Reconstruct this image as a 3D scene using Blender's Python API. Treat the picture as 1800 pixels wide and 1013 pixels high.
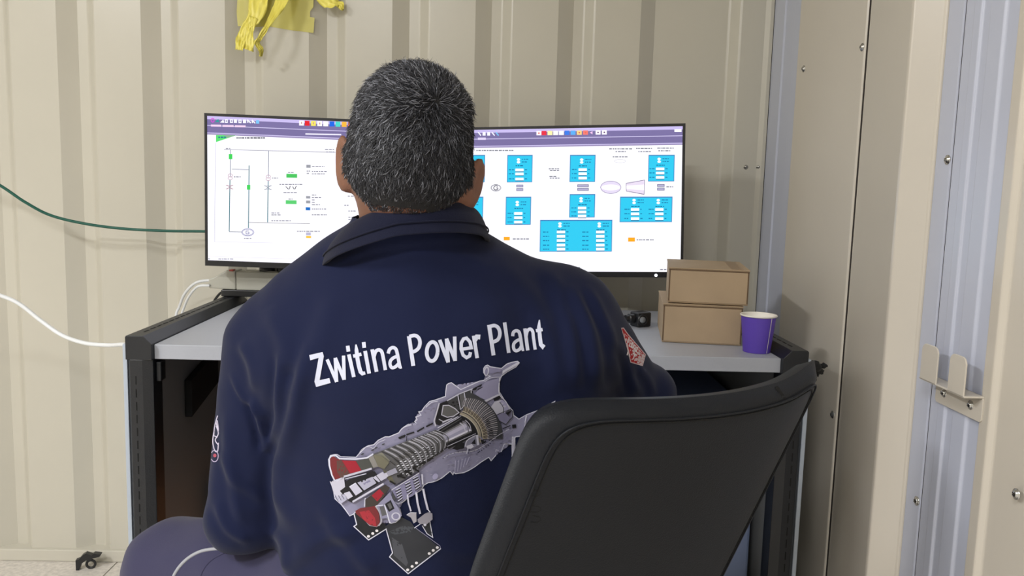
import bpy, bmesh, math, random
import numpy as np
from mathutils import Vector, Matrix
from mathutils.bvhtree import BVHTree
for o in list(bpy.data.objects): bpy.data.objects.remove(o)
SC = bpy.context.scene; COL = SC.collection
rnd = random.Random(7); NR = np.random.RandomState(5)
# ------------------------------------------------------------------ camera
F = 1440.; U0, V0 = 900., 506.5
def nz(a): a = np.array(a, float); return a/np.linalg.norm(a)
_dy = nz([868-U0, -(331-V0), -F]); _up = np.array([.0245, 1, 0.]); _up = nz(_up-_dy*_up.dot(_dy)); _dx = np.cross(_dy, _up)
RW = np.array([_dx, _dy, _up]); CAM = np.array([0, 0, 1.06])
def ray(u, v): return RW@np.array([u-U0, -(v-V0), -F])
def PY(u, v, Y): r = ray(u, v); return CAM+r*(Y/r[1])
def PZ(u, v, z): r = ray(u, v); return CAM+r*((z-CAM[2])/r[2])
def PX(u, v, x): r = ray(u, v); return CAM+r*(x/r[0])
def PP(u, v, p0, n): r = ray(u, v); return CAM+r*(np.dot(np.array(p0)-CAM, n)/r.dot(n))
def projn(P): q = (P-CAM)@RW; return np.stack([U0+F*q[:, 0]/-q[:, 2], V0-F*q[:, 1]/-q[:, 2]], 1)
cd = bpy.data.cameras.new('camera'); cam = bpy.data.objects.new('camera', cd); COL.objects.link(cam)
cd.sensor_width = 36; cd.lens = F/1800*36; cd.clip_start = .02
m4 = Matrix([list(RW[i])+[CAM[i]] for i in range(3)]+[[0, 0, 0, 1]]); cam.matrix_world = m4
SC.camera = cam
SC.view_settings.view_transform = 'Standard'; SC.view_settings.look = 'None'
SC.view_settings.exposure = 0.0; SC.view_settings.gamma = 1; SC.view_settings.use_curve_mapping = False
# ------------------------------------------------------------------ world and the room's lamps
w = bpy.data.worlds.new('world'); SC.world = w; w.use_nodes = True
w.node_tree.nodes['Background'].inputs[0].default_value = (.8, .88, 1, 1); w.node_tree.nodes['Background'].inputs[1].default_value = .1
def area(name, loc, target, sx, sy, power, col):
    l = bpy.data.lights.new(name, 'AREA'); l.shape = 'RECTANGLE'; l.size = sx; l.size_y = sy; l.energy = power; l.color = col
    o = bpy.data.objects.new(name, l); COL.objects.link(o); o.location = loc
    o.rotation_euler = (Vector(target)-Vector(loc)).to_track_quat('-Z', 'Y').to_euler(); return o
LAMPS = [((-1.95, -.15, 2.36), (.16, .62), 56), ((-.75, -1.05, 2.36), (.62, .16), 45)]
for i, (lc, sz, pw) in enumerate(LAMPS): area('ceiling_lamp_light', lc, (lc[0], lc[1], 0), sz[0], sz[1], pw, (.985, .985, 1))
# ------------------------------------------------------------------ materials
def lin(c):
    o = []
    for x in c[:3]:
        x = x/255.; o.append(x/12.92 if x <= .04045 else ((x+.055)/1.055)**2.4)
    return tuple(o)+(1.,)
def mat(name, c, rough=.5, metal=0., bump=0., bscale=200., var=0., vscale=8., sheen=0., emit=0., coat=0., attr=None, trans=0., spec=None, alpha=1.):
    m = bpy.data.materials.new(name); m.use_nodes = True; nt = m.node_tree; b = nt.nodes['Principled BSDF']
    b.inputs['Base Color'].default_value = lin(c); b.inputs['Roughness'].default_value = rough; b.inputs['Metallic'].default_value = metal
    if sheen: b.inputs['Sheen Weight'].default_value = sheen; b.inputs['Sheen Roughness'].default_value = .5
    if coat: b.inputs['Coat Weight'].default_value = coat
    if trans: b.inputs['Transmission Weight'].default_value = trans
    if spec is not None: b.inputs['Specular IOR Level'].default_value = spec
    if alpha < 1: b.inputs['Alpha'].default_value = alpha
    tc = nt.nodes.new('ShaderNodeTexCoord')
    src = None
    if attr:
        a = nt.nodes.new('ShaderNodeAttribute'); a.attribute_name = attr; src = a.outputs['Color']
        nt.links.new(src, b.inputs['Base Color'])
    if var:
        n = nt.nodes.new('ShaderNodeTexNoise'); n.inputs['Scale'].default_value = vscale; n.inputs['Detail'].default_value = 6
        nt.links.new(tc.outputs['Object'], n.inputs['Vector'])
        r = nt.nodes.new('ShaderNodeMapRange'); r.inputs['From Min'].default_value = .3; r.inputs['From Max'].default_value = .7
        r.inputs['To Min'].default_value = 1-var; r.inputs['To Max'].default_value = 1+var
        nt.links.new(n.outputs['Fac'], r.inputs['Value'])
        mx = nt.nodes.new('ShaderNodeVectorMath'); mx.operation = 'SCALE'
        if src: nt.links.new(src, mx.inputs[0])
        else: mx.inputs[0].default_value = lin(c)[:3]
        nt.links.new(r.outputs[0], mx.inputs['Scale']); nt.links.new(mx.outputs[0], b.inputs['Base Color'])
    if bump:
        n = nt.nodes.new('ShaderNodeTexNoise'); n.inputs['Scale'].default_value = bscale; n.inputs['Detail'].default_value = 4
        nt.links.new(tc.outputs['Object'], n.inputs['Vector'])
        bp = nt.nodes.new('ShaderNodeBump'); bp.inputs['Strength'].default_value = bump; bp.inputs['Distance'].default_value = .002
        nt.links.new(n.outputs['Fac'], bp.inputs['Height']); nt.links.new(bp.outputs[0], b.inputs['Normal'])
    if emit:
        b.inputs['Emission Strength'].default_value = emit
        if attr: nt.links.new(src, b.inputs['Emission Color']); b.inputs['Base Color'].default_value = (0, 0, 0, 1); [nt.links.remove(l) for l in list(b.inputs['Base Color'].links)]
        else: b.inputs['Emission Color'].default_value = lin(c)
    return m
# ------------------------------------------------------------------ mesh helpers
class MB:
    def __init__(s): s.v = []; s.f = []; s.c = []
    def add(s, vs, fs, col=None):
        n = len(s.v); s.v += [tuple(float(t) for t in x) for x in vs]; s.f += [tuple(i+n for i in f) for f in fs]
        s.c += [col]*len(fs); return s
    def box(s, x0, x1, y0, y1, z0, z1, M=None):
        vs = [(x, y, z) for x in (x0, x1) for y in (y0, y1) for z in (z0, z1)]
        if M is not None: vs = [M@Vector(q) for q in vs]
        return s.add(vs, [(0, 1, 3, 2), (4, 6, 7, 5), (0, 4, 5, 1), (2, 3, 7, 6), (0, 2, 6, 4), (1, 5, 7, 3)])
    def prism(s, pts, axis, a, b):
        """2-D outline swept along an axis from a to b"""
        n = len(pts); vs = []
        for t in (a, b):
            for p in pts:
                vs.append({'x': (t, p[0], p[1]), 'y': (p[0], t, p[1]), 'z': (p[0], p[1], t)}[axis])
        fs = [tuple(range(n)), tuple(range(2*n-1, n-1, -1))]+[(i, i+n, (i+1) % n+n, (i+1) % n) for i in range(n)]
        return s.add(vs, fs)
    def tube(s, pts, r, n=10, cap=True):
        pts = [np.array(p, float) for p in pts]; rs = r if hasattr(r, '__len__') else [r]*len(pts)
        t0 = nz(pts[1]-pts[0]); a = nz(np.cross(t0, [0, 0, 1] if abs(t0[2]) < .9 else [1, 0, 0]))
        vs = []; fs = []
        for i, p in enumerate(pts):
            t = nz(pts[min(i+1, len(pts)-1)]-pts[max(i-1, 0)]); a = nz(a-t*a.dot(t)); b = np.cross(t, a)
            for k in range(n):
                q = 2*math.pi*k/n; vs.append(p+rs[i]*(a*math.cos(q)+b*math.sin(q)))
        for i in range(len(pts)-1):
            for k in range(n): fs.append((i*n+k, i*n+(k+1) % n, (i+1)*n+(k+1) % n, (i+1)*n+k))
        if cap: fs.append(tuple(range(n-1, -1, -1))); fs.append(tuple(range((len(pts)-1)*n, len(pts)*n)))
        return s.add(vs, fs)
    def lathe(s, prof, c, ax=(0, 0, 1), n=32):
        ax = nz(ax); a = nz(np.cross(ax, [0, 0, 1] if abs(ax[2]) < .9 else [1, 0, 0])); b = np.cross(ax, a); c = np.array(c, float)
        vs = []; fs = []
        for (r, h) in prof:
            for k in range(n):
                q = 2*math.pi*k/n; vs.append(c+ax*h+max(r, 1e-5)*(a*math.cos(q)+b*math.sin(q)))
        m = len(prof)
        for i in range(m-1):
            for k in range(n): fs.append((i*n+k, i*n+(k+1) % n, (i+1)*n+(k+1) % n, (i+1)*n+k))
        return s.add(vs, fs)
    def build(s, name, m, parent=None, bevel=0, seg=2, smooth=False, sub=0, auto=None):
        return mesh(name, s.v, s.f, m, parent, bevel, seg, smooth, sub, s.c if any(c is not None for c in s.c) else None, auto)
def mesh(name, v, f, m, parent=None, bevel=0, seg=2, smooth=False, sub=0, fcol=None, auto=None):
    me = bpy.data.meshes.new(name); me.from_pydata([tuple(x) for x in v], [], [tuple(int(i) for i in x) for x in f]); me.update()
    bm = bmesh.new(); bm.from_mesh(me); 
    if fcol is None: bmesh.ops.recalc_face_normals(bm, faces=bm.faces)
    bm.to_mesh(me); bm.free()
    o = bpy.data.objects.new(name, me); COL.objects.link(o); me.materials.append(m)
    if fcol is not None:
        at = me.color_attributes.new('col', 'FLOAT_COLOR', 'CORNER'); dat = []
        for p in me.polygons: dat += list(fcol[p.index])*p.loop_total
        at.data.foreach_set('color', dat)
    if smooth or auto: me.polygons.foreach_set('use_smooth', [True]*len(me.polygons))
    if auto:
        me.set_sharp_from_angle(angle=math.radians(auto))
    if bevel:
        md = o.modifiers.new('bevel', 'BEVEL'); md.width = bevel; md.segments = seg; md.limit_method = 'ANGLE'; md.angle_limit = math.radians(35); md.harden_normals = False
    if sub: md = o.modifiers.new('sub', 'SUBSURF'); md.levels = sub; md.render_levels = sub
    if parent is not None: setpar(o, parent)
    return o
def setpar(o, p):
    o.parent = p; q = p; M = Matrix()
    while q is not None: M = M@Matrix.Translation(q.location) if False else M; q = q.parent
    o.matrix_parent_inverse = wm(p).inverted()
def wm(o):
    M = Matrix.LocRotScale(o.location, o.rotation_euler, o.scale)
    return (wm(o.parent)@o.matrix_parent_inverse@M) if o.parent else M
def thing(name, label, cat, loc=(0, 0, 0), group=None):
    o = bpy.data.objects.new(name, None); COL.objects.link(o); o.location = Vector([float(t) for t in loc]); o.empty_display_size = .1
    return tag(o, label, cat, group)
def tag(o, label, cat, group=None):
    o['label'] = label; o['category'] = cat
    if group: o['group'] = group
    return o
def struct(o, label=None):
    o['kind'] = 'structure'
    if label: o['label'] = label
    return o
def cr(pts, n=8, closed=False):
    """Catmull-Rom resample"""
    P = [np.array(p, float) for p in pts]; out = []
    m = len(P); rng = range(m if closed else m-1)
    for i in rng:
        if closed: a, b, c, d = P[(i-1) % m], P[i], P[(i+1) % m], P[(i+2) % m]
        else: a, b, c, d = P[max(i-1, 0)], P[i], P[i+1], P[min(i+2, m-1)]
        for k in range(n):
            t = k/n; out.append(.5*((2*b)+(-a+c)*t+(2*a-5*b+4*c-d)*t*t+(-a+3*b-3*c+d)*t**3))
    if not closed: out.append(P[-1])
    return out
# ---- signed-distance modelling: smooth unions of tapered limbs, meshed by surface nets
def s_ell(P, c, r, Rm=None):
    q = P-np.array(c, float)
    if Rm is not None: q = q@np.array(Rm)      # columns of Rm are the local axes
    r = np.array(r, float); k0 = np.linalg.norm(q/r, axis=-1); k1 = np.linalg.norm(q/(r*r), axis=-1)
    return k0*(k0-1)/np.maximum(k1, 1e-9)
def s_cap(P, a, b, ra, rb, sc=(1, 1, 1)):
    a = np.array(a, float)*sc; b = np.array(b, float)*sc; Q = P*np.array(sc); d = b-a; L = max(d.dot(d), 1e-9)
    t = np.clip(((Q-a)@d)/L, 0, 1); return np.linalg.norm(Q-a-t[..., None]*d, axis=-1)-(ra+(rb-ra)*t)
def s_box(P, c, h, r, Rm=None):
    q = P-np.array(c, float)
    if Rm is not None: q = q@np.array(Rm)
    q = np.abs(q)-(np.array(h, float)-r); return np.linalg.norm(np.maximum(q, 0), axis=-1)+np.minimum(q.max(-1), 0)-r
def smin(a, b, k):
    h = np.clip(.5+.5*(b-a)/k, 0, 1); return b*(1-h)+a*h-k*h*(1-h)
def smax(a, b, k): return -smin(-a, -b, k)
def nets(fn, lo, hi, h):
    lo = np.array(lo, float); n = np.ceil((np.array(hi)-lo)/h).astype(int)+1
    ax = [lo[i]+h*np.arange(n[i]) for i in range(3)]
    V = np.full(n, 1e3); B = 8; nb = np.ceil(n/B).astype(int)
    bi = np.argwhere(np.ones(nb, bool)); cb = lo+h*(bi*B+(B-1)/2); fb = fn(cb); V0_ = fb
    for q, f_ in zip(bi, fb): V[q[0]*B:q[0]*B+B, q[1]*B:q[1]*B+B, q[2]*B:q[2]*B+B] = f_
    ab = bi[np.abs(fb) < 2.0*h*B*.87]; off = np.stack(np.meshgrid(*[np.arange(B)]*3, indexing='ij'), -1).reshape(-1, 3)
    for i0 in range(0, len(ab), 400):
        I = (ab[i0:i0+400, None, :]*B+off[None]).reshape(-1, 3); I = I[(I < n).all(1)]
        V[I[:, 0], I[:, 1], I[:, 2]] = fn(lo+h*I)
    S = V < 0; cs = np.zeros(n-1, int); N = n-1
    for dx in (0, 1):
        for dy in (0, 1):
            for dz in (0, 1): cs += S[dx:dx+N[0], dy:dy+N[1], dz:dz+N[2]]
    act = (cs > 0) & (cs < 8); idx = -np.ones(N, int); ci = np.argwhere(act); idx[act] = np.arange(len(ci))
    acc = np.zeros((len(ci), 3)); cnt = np.zeros(len(ci))
    cor = [(x, y, z) for x in (0, 1) for y in (0, 1) for z in (0, 1)]
    for a in cor:
        for d in range(3):
            if a[d]: continue
            b = list(a); b[d] = 1
            va = V[ci[:, 0]+a[0], ci[:, 1]+a[1], ci[:, 2]+a[2]]; vb = V[ci[:, 0]+b[0], ci[:, 1]+b[1], ci[:, 2]+b[2]]
            k = (va < 0) != (vb < 0); t = np.where(k, va/np.where(k, va-vb, 1), 0)
            p = np.tile(np.array(a, float), (len(ci), 1)); p[:, d] += t; acc[k] += p[k]; cnt[k] += 1
    vert = lo+h*(ci+acc/cnt[:, None]); faces = []
    for d in range(3):
        e = [1, 1, 1]; e[d] = 0
        sl0 = tuple(slice(1, n[i]-1) if i != d else slice(0, n[i]-1) for i in range(3)); sl1 = tuple(slice(1, n[i]-1) if i != d else slice(1, n[i]) for i in range(3))
        A, B = S[sl0], S[sl1]; E = np.argwhere(A != B); sg = A[A != B]
        E = E+np.array([0 if i == d else 1 for i in range(3)]); u, v = (d+1) % 3, (d+2) % 3
        def g(du, dv): q = E.copy(); q[:, u] -= du; q[:, v] -= dv; return idx[q[:, 0], q[:, 1], q[:, 2]]
        q = np.stack([g(1, 1), g(0, 1), g(0, 0), g(1, 0)], 1); q[~sg] = q[~sg][:, ::-1]; faces.append(q)
    return vert, np.concatenate(faces)
def vnormals(V, Fq):
    n = np.cross(V[Fq[:, 2]]-V[Fq[:, 0]], V[Fq[:, 3]]-V[Fq[:, 1]]); N = np.zeros_like(V)
    for k in range(4): np.add.at(N, Fq[:, k], n)
    return N/np.maximum(np.linalg.norm(N, axis=1), 1e-12)[:, None]
def relax(V, Fq, it=2, w=.5):
    for _ in range(it):
        A = np.zeros_like(V); c = np.zeros(len(V))
        for k in range(4):
            np.add.at(A, Fq[:, k], V[Fq[:, (k+1) % 4]]); np.add.at(c, Fq[:, k], 1)
        V = V*(1-w)+w*A/c[:, None]
    return V
def fastmesh(name, V, Fq, m, parent=None):
    me = bpy.data.meshes.new(name); me.vertices.add(len(V)); me.vertices.foreach_set('co', np.asarray(V, np.float32).ravel())
    k = Fq.shape[1]; me.loops.add(Fq.size); me.loops.foreach_set('vertex_index', Fq.astype(np.int32).ravel())
    me.polygons.add(len(Fq)); me.polygons.foreach_set('loop_start', np.arange(0, Fq.size, k, dtype=np.int32)); me.update(calc_edges=True)
    me.polygons.foreach_set('use_smooth', [True]*len(Fq)); me.validate(); me.materials.append(m)
    o = bpy.data.objects.new(name, me); COL.objects.link(o)
    if parent is not None: setpar(o, parent)
    return o
def bvh(V, Fq): return BVHTree.FromPolygons([tuple(map(float, x)) for x in V], [tuple(map(int, x)) for x in Fq])
# ================================================================== MATERIALS
M_wall = mat('cream_painted_steel', (201, 197, 184), .3, bump=.05, bscale=30, var=.03, vscale=2.5)
M_wallr = mat('beige_painted_steel', (208, 201, 189), .27, bump=.04, bscale=20, var=.03, vscale=2)
M_lav = mat('pale_blue_grey_steel', (192, 197, 214), .33, bump=.04, bscale=20)  # cool window reflection on the beige wall, painted into the base colour
M_gap = mat('dark_rubber_seam', (45, 38, 34), .8)
M_floor = mat('speckled_floor_tile', (214, 208, 200), .4, var=.16, vscale=90)
M_grout = mat('tile_joint', (150, 143, 134), .8)
M_ceil = mat('ceiling_white_paint', (222, 220, 212), .6)
M_steel = mat('screw_steel', (190, 190, 188), .25, metal=1)
M_black = mat('black_powder_steel', (23, 26, 32), .42, bump=.15, bscale=400)
M_blackin = mat('black_inner_panel', (128, 130, 132), .5)
M_top = mat('grey_laminate', (172, 176, 186), .42, bump=.05, bscale=300, var=.015, vscale=200)
M_edge = mat('pale_side_cover', (176, 186, 200), .5)
M_brown = mat('brown_card', (214, 150, 104), .8, var=.06)
M_card = mat('cardboard', (168, 146, 118), .75, var=.05, vscale=14, bump=.1, bscale=60)
M_cardd = mat('cardboard_edge', (96, 76, 56), .85)
M_tapec = mat('clear_brown_tape', (150, 120, 86), .3)
M_bez = mat('monitor_black_plastic', (24, 25, 30), .35)
M_plug = mat('black_plug_plastic', (26, 27, 30), .35)
M_strip = mat('beige_abs', (182, 181, 170), .4)
M_white = mat('white_cable_jacket', (226, 229, 232), .4)
M_green = mat('green_cable_jacket', (18, 88, 74), .4)
M_purple = mat('purple_paper_cup', (92, 66, 178), .55)
M_cupw = mat('white_paper', (236, 232, 224), .5)
M_tea = mat('milky_tea', (196, 186, 164), .15)
M_tape = mat('yellow_barrier_film', (252, 240, 112), .35, trans=.0, alpha=.9)
M_tapeflat = mat('sheer_yellow_tape', (232, 224, 120), .4, alpha=.55)
M_leath = mat('black_leatherette', (24, 27, 33), .46, bump=.22, bscale=500, var=.08, vscale=6, spec=.22)
M_foam = mat('torn_black_foam', (13, 13, 14), .95, bump=.8, bscale=250)
M_chrome = mat('chrome', (205, 205, 208), .18, metal=1)
M_pc = mat('blue_grey_case', (104, 118, 150), .5)
M_skin = mat('skin', (128, 88, 70), .5, var=.08, vscale=30, bump=.1, bscale=300)
for _b in [M_skin.node_tree.nodes['Principled BSDF']]:
    _b.inputs['Subsurface Weight'].default_value = .12; _b.inputs['Subsurface Radius'].default_value = (.01, .004, .002)
M_shirt = mat('navy_pique_cotton', (16, 24, 56), .85, bump=.12, bscale=1400, var=.06, vscale=5, sheen=.08, spec=.2)
M_collar = mat('navy_rib_knit', (17, 21, 44), .85, bump=.3, bscale=900, sheen=.08, spec=.2)
M_trou = mat('slate_violet_work_cotton', (58, 57, 84), .85, bump=.2, bscale=900, sheen=.15, spec=.2)
M_pipe = mat('grey_piping', (160, 162, 170), .6)
M_print = mat('shirt_print_ink', (255, 255, 255), .6, attr='col', spec=.2)
M_hair = mat('salt_and_pepper_hair', (40, 40, 44), .42, attr='col', spec=.5)
M_scalp = mat('dark_hair_base', (24, 23, 25), .9)
M_shoe = mat('black_shoe_leather', (25, 24, 24), .4)
M_screen = mat('screen_light', (255, 255, 255), 1., attr='col', emit=1.15)
M_lamp = mat('lamp_tube', (255, 252, 244), .5, emit=6.)
M_dark = mat('dark_void', (10, 10, 12), .9)
# ================================================================== ROOM SHELL
XL, XR, YB, YF, ZC = -2.6, .713, 2.2, -2.6, 2.42
D = .026
# back wall: pressed trapezoid ribs
pts = [(XL, YB)]; x = .157-13*.2155
while x < .38:
    if x > XL+.01: pts += [(x, YB), (x+.042, YB+D)]
    if x < .36: 
        if x > XL+.01: pts += [(x+.070, YB+D), (x+.094, YB)]
    x += .2155
pts += [(.612, YB+D), (.636, YB), (.700, YB), (.712, YB-.006), (.7205, YB-.006)]
mb = MB(); n = len(pts)
mb.add([(p[0], p[1], z) for z in (0.03, ZC) for p in pts], [(i, i+1, n+i+1, n+i) for i in range(n-1)])
o = mb.build('wall_back', M_wall, None, bevel=.0035, seg=2, auto=20); struct(o, 'cream painted corrugated steel wall behind the monitors')
o = MB().box(XL, XR, YB-.012, YB+D+.02, 0, .034).build('baseboard_back', M_wall, None, bevel=.003); struct(o, 'cream steel rail along the foot of the corrugated wall')
# right wall, profile (Y, offset into room, material)
H_ = XR
prof = [  # (Y0, x0, Y1, x1, mat)
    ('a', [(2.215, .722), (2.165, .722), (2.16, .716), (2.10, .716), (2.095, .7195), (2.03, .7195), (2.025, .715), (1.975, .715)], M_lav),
    ('b', [(1.975, .715), (1.970, .709), (1.613, .709), (1.610, .716)], M_wallr),
    ('c', [(1.606, .722), (1.604, .712), (1.582, .708), (1.356, .669), (1.349, .669), (1.326, .706), (1.322, .709)], M_wallr),
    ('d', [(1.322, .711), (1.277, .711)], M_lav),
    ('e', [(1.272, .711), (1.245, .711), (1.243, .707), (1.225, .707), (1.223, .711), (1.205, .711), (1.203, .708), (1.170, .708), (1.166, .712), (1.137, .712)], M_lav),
    ('f', [(1.137, .712), (1.132, .706), (1.108, .704), (1.10, .712), (.93, .712), (.90, .69), (.76, .66), (.70, .66), (.62, .70), (.55, .712)], M_wallr)]
names = ['wall_right', 'door_1', 'wall_right_rib', 'trim_1', 'trim_2', 'wall_right_near']
labs = ['pale blue grey corner strip beside the corrugated wall', 'flat beige door leaf with screws right of the corner strip', 'beige wall section with a wide folded rib beside the door seam',
        'pale blue grey door jamb left of the black seam', 'pale blue grey stepped jamb carrying the hook bracket', 'beige wall section at the right edge of the picture']
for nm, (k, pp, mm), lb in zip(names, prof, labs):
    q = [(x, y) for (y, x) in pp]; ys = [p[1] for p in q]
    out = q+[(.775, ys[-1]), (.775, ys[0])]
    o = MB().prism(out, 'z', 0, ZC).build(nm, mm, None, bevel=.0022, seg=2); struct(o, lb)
o = MB().box(.735, .79, -2.62, .55, 0, ZC).build('wall_right_far', M_wallr); struct(o)
for i_, (x0_, x1_, y0_, y1_) in enumerate(((.7125, .79, 1.6062, 1.6125), (.7135, .79, 1.2725, 1.2765), (.7208, .7235, 2.1935, 2.199), (.7115, .715, 1.9705, 1.9745))):
    o = MB().box(x0_, x1_, y0_, y1_, 0, ZC).build('trim_%d' % (3+i_), M_gap); struct(o, 'thin dark rubber seam')
o = MB().box(XL-.05, XL, YF, YB+.1, 0, ZC).build('wall_left', M_wall); struct(o)
o = MB().box(XL-.05, .79, YF-.05, YF, 0, ZC).build('wall_front', M_wall); struct(o)
o = MB().box(XL-.05, .79, YF-.05, YB+.1, ZC, ZC+.05).build('ceiling', M_ceil); struct(o)
fl = MB()
o = MB().box(XL-.05, .79, YF-.05, YB+.1, -.05, -.0015).build('floor', M_grout); struct(o)
ts = .4
xi = -2.62
while xi < .72:
    yi = -2.6
    while yi < 2.2:
        fl.box(xi+.002, min(xi+ts-.002, .72), yi+.002, min(yi+ts-.002, 2.2), -.01, 0); yi += ts
    xi += ts
t = fl.build('floor_tiles', M_floor, o)
# ceiling lamps (outside the frame, they light the room)
for i, (lc, sz, pw) in enumerate(LAMPS):
    L = thing('ceiling_lamp', ['white ceiling lamp with a square tray above left of the desk', 'long white ceiling lamp behind the seated person'][i], 'lamp', (lc[0], lc[1], ZC))
    MB().box(lc[0]-sz[0]/2-.03, lc[0]+sz[0]/2+.03, lc[1]-sz[1]/2-.03, lc[1]+sz[1]/2+.03, ZC-.03, ZC-.001).build('housing', M_ceil, L, bevel=.004)
    MB().box(lc[0]-sz[0]/2, lc[0]+sz[0]/2, lc[1]-sz[1]/2, lc[1]+sz[1]/2, ZC-.045, ZC-.03).build('diffuser', M_lamp, L)
# ---- screws of the right wall
def screw(p, n, lab, r=.0062, grp='pan head screws in the right wall'):
    s = thing('screw', lab, 'screw', p, grp); n = nz(n)
    MB().lathe([(r*1.25, 0), (r*1.25, .0012), (r*.95, .0014), (r*.85, .003), (r*.5, .0045), (0, .005)], p, n, 20).build('head', M_steel, s, smooth=True)
    a = nz(np.cross(n, [0, 0, 1])); b = np.cross(n, a); p = np.array(p); mm = MB()
    for (d, e) in ((a+b, a-b), (a-b, a+b)):
        d = nz(d); e = nz(e); c = p+n*.0049
        mm.add([c+d*r*.5+e*r*.09, c-d*r*.5+e*r*.09, c-d*r*.5-e*r*.09, c+d*r*.5-e*r*.09], [(0, 1, 2, 3)])
    mm.build('cross_slot', M_gap, s); return s
sx = [((1516, 83), .709, 'screw near the top right edge of the beige door leaf'), ((1413, 121), .709, 'small screw at the top left edge of the beige door leaf'),
      ((1464, 729), .709, 'screw low on the beige door leaf behind the chair corner'), ((1666, 281), .711, 'screw in the blue grey jamb above the hook bracket'),
      ((1612, 881), .711, 'screw in the blue grey jamb below the hook bracket'), ((1787, 869), .704, 'large screw at the right edge below the hook bracket')]
for (uv, xx, lb) in sx: screw(PX(uv[0], uv[1], xx), (-1, 0, 0), lb)
for (uv, lb) in (((1311, 294), 'left one of the screw pair beside the corner strip'), ((1333, 294), 'right one of the screw pair beside the corner strip')):
    screw(PY(uv[0], uv[1], YB), (0, -1, 0), lb, .0048, 'pair of screws by the corner')
# ================================================================== HOOK BRACKET
hb = thing('hook_bracket', 'beige steel double hook bracket screwed to the blue grey jamb', 'bracket', PX(1690, 710, .711))
xw = .7055; P_ = lambda u, v, x: PX(u, v, x)
yA, yB = PX(1647, 690, xw)[1], PX(1729, 720, xw)[1]         # far and near ends
zt, zb = PX(1729, 697, xw)[2], PX(1722, 742, xw)[2]
def rrect(y0, y1, z0, z1, r, n=5, low=True):
    o = []
    for (cy, cz, a0) in ((y1-r, z1-r, 0), (y0+r, z1-r, 90), (y0+r, z0+r, 180), (y1-r, z0+r, 270)):
        for k in range(n+1):
            q = math.radians(a0+90*k/n); o.append((cy+r*math.cos(q), cz+r*math.sin(q)))
    return o
MB().prism(rrect(yB, yA, zb, zt, .006), 'x', xw-.0025, xw).build('back_plate', M_wallr, hb, bevel=.0006)
dep = .030
MB().box(xw-dep, xw, yB, yA+.002, zt-.003, zt).build('ledge', M_wallr, hb, bevel=.0012)
pl = (yA-yB)
for (f0, f1) in ((.62, 1.0), (.02, .36)):
    y0, y1 = yB+pl*f0, yB+pl*f1
    zt2 = zt+.055
    o = [(y0, zt-.003), (y1, zt-.003)]
    for (cy, a0) in ((y1-.012, 0), (y0+.012, 90)):
        for k in range(7):
            q = math.radians(a0+90*k/6); o.append((cy+.012*math.cos(q), zt2-.012+.012*math.sin(q)))
    MB().prism(o, 'x', xw-dep, xw-dep+.0025).build('hook', M_wallr, hb, bevel=.0007)
for f in (.80, .22):
    p = (xw-.0025, yB+pl*f, zb+(zt-zb)*.5)
    screw(p, (-1, 0, 0), ['screw at the far end of the hook bracket', 'screw at the near end of the hook bracket'][f < .5], .0055, 'screws of the hook bracket')
# ================================================================== DESK
DX0, DX1, DF, DB = -.633, .560, 1.535, 2.13
desk = thing('console_desk', 'black framed console desk with a grey laminate worktop below the monitors', 'desk', (-.04, 1.8, 0))
MB().box(DX0, DX1, DF, DB, .722, .75).build('worktop', M_top, desk, bevel=.0012)
for sgn, xi, nm in ((-1, DX0, 'l'), (1, DX1, 'r')):
    xo = xi+sgn*.047
    # top rail with chamfer, slotted
    out = [(xi, .722), (xi, .752), (xi+sgn*.016, .768), (xo, .768), (xo+sgn*.002, .765), (xo+sgn*.002, .722)]
    MB().prism(out, 'y', DF-.012, DB).build('side_rail', M_black, desk, bevel=.001)
    sl = MB(); y = DF+.03
    while y < DB-.06:
        sl.box(min(xi+sgn*.029, xi+sgn*.032), max(xi+sgn*.029, xi+sgn*.032), y, y+.022, .7679, .7685); y += .031
    sl.build('rail_slots', M_dark, desk)
    for (y0, y1) in ((DF-.012, DF+.035), (DB-.05, DB)):
        o2 = [(xi, y0+.006), (xi+sgn*.018, y0), (xo-sgn*.006, y0), (xo+sgn*.002, y0+.01), (xo+sgn*.002, y1), (xi, y1)]
        MB().prism(o2, 'z', .0, .7225).build('post', M_black, desk, bevel=.001)
    # perforated mounting edge seen as small teeth
    tb = MB(); z = .05
    while z < .70:
        tb.box(min(xi+sgn*.0295, xi+sgn*.0315), max(xi+sgn*.0295, xi+sgn*.0315), DF-.0126, DF-.0119, z, z+.016); z += .025
    tb.build('post_slots', M_dark, desk)
    MB().box(min(xi+sgn*.004, xi+sgn*.010), max(xi+sgn*.004, xi+sgn*.010), DF+.035, DB-.05, .03, .7225).build('side_panel', M_blackin, desk)
    MB().box(min(xo+sgn*.0025, xo+sgn*.0105), max(xo+sgn*.0025, xo+sgn*.0105), DF-.004, DB, .0, .75).build('side_cover', M_edge, desk, bevel=.001)['label'] = 'pale blue grey outer side cover'
MB().box(DX0, DX1, DB-.012, DB-.004, .03, .72).build('back_panel', M_black, desk)
MB().box(DX0, DX1, DF+.06, DB-.015, .03, .05).build('bottom_shelf', M_black, desk, bevel=.001)
# grip recess / pocket on the inner left panel
q0 = PX(331, 690, DX0+.005)
MB().prism([(q0[1]-.0, .565), (q0[1]+.17, .60), (q0[1]+.17, .665), (q0[1]+.145, .672), (q0[1]+.0, .645)], 'x', DX0-.003, DX0+.012).build('cable_pocket', M_dark, desk, bevel=.002)
MB().box(DX0+.0005, DX0+.010, DF+.004, DF+.028, .678, .7155).build('bracket', M_black, desk, bevel=.002)
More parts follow.
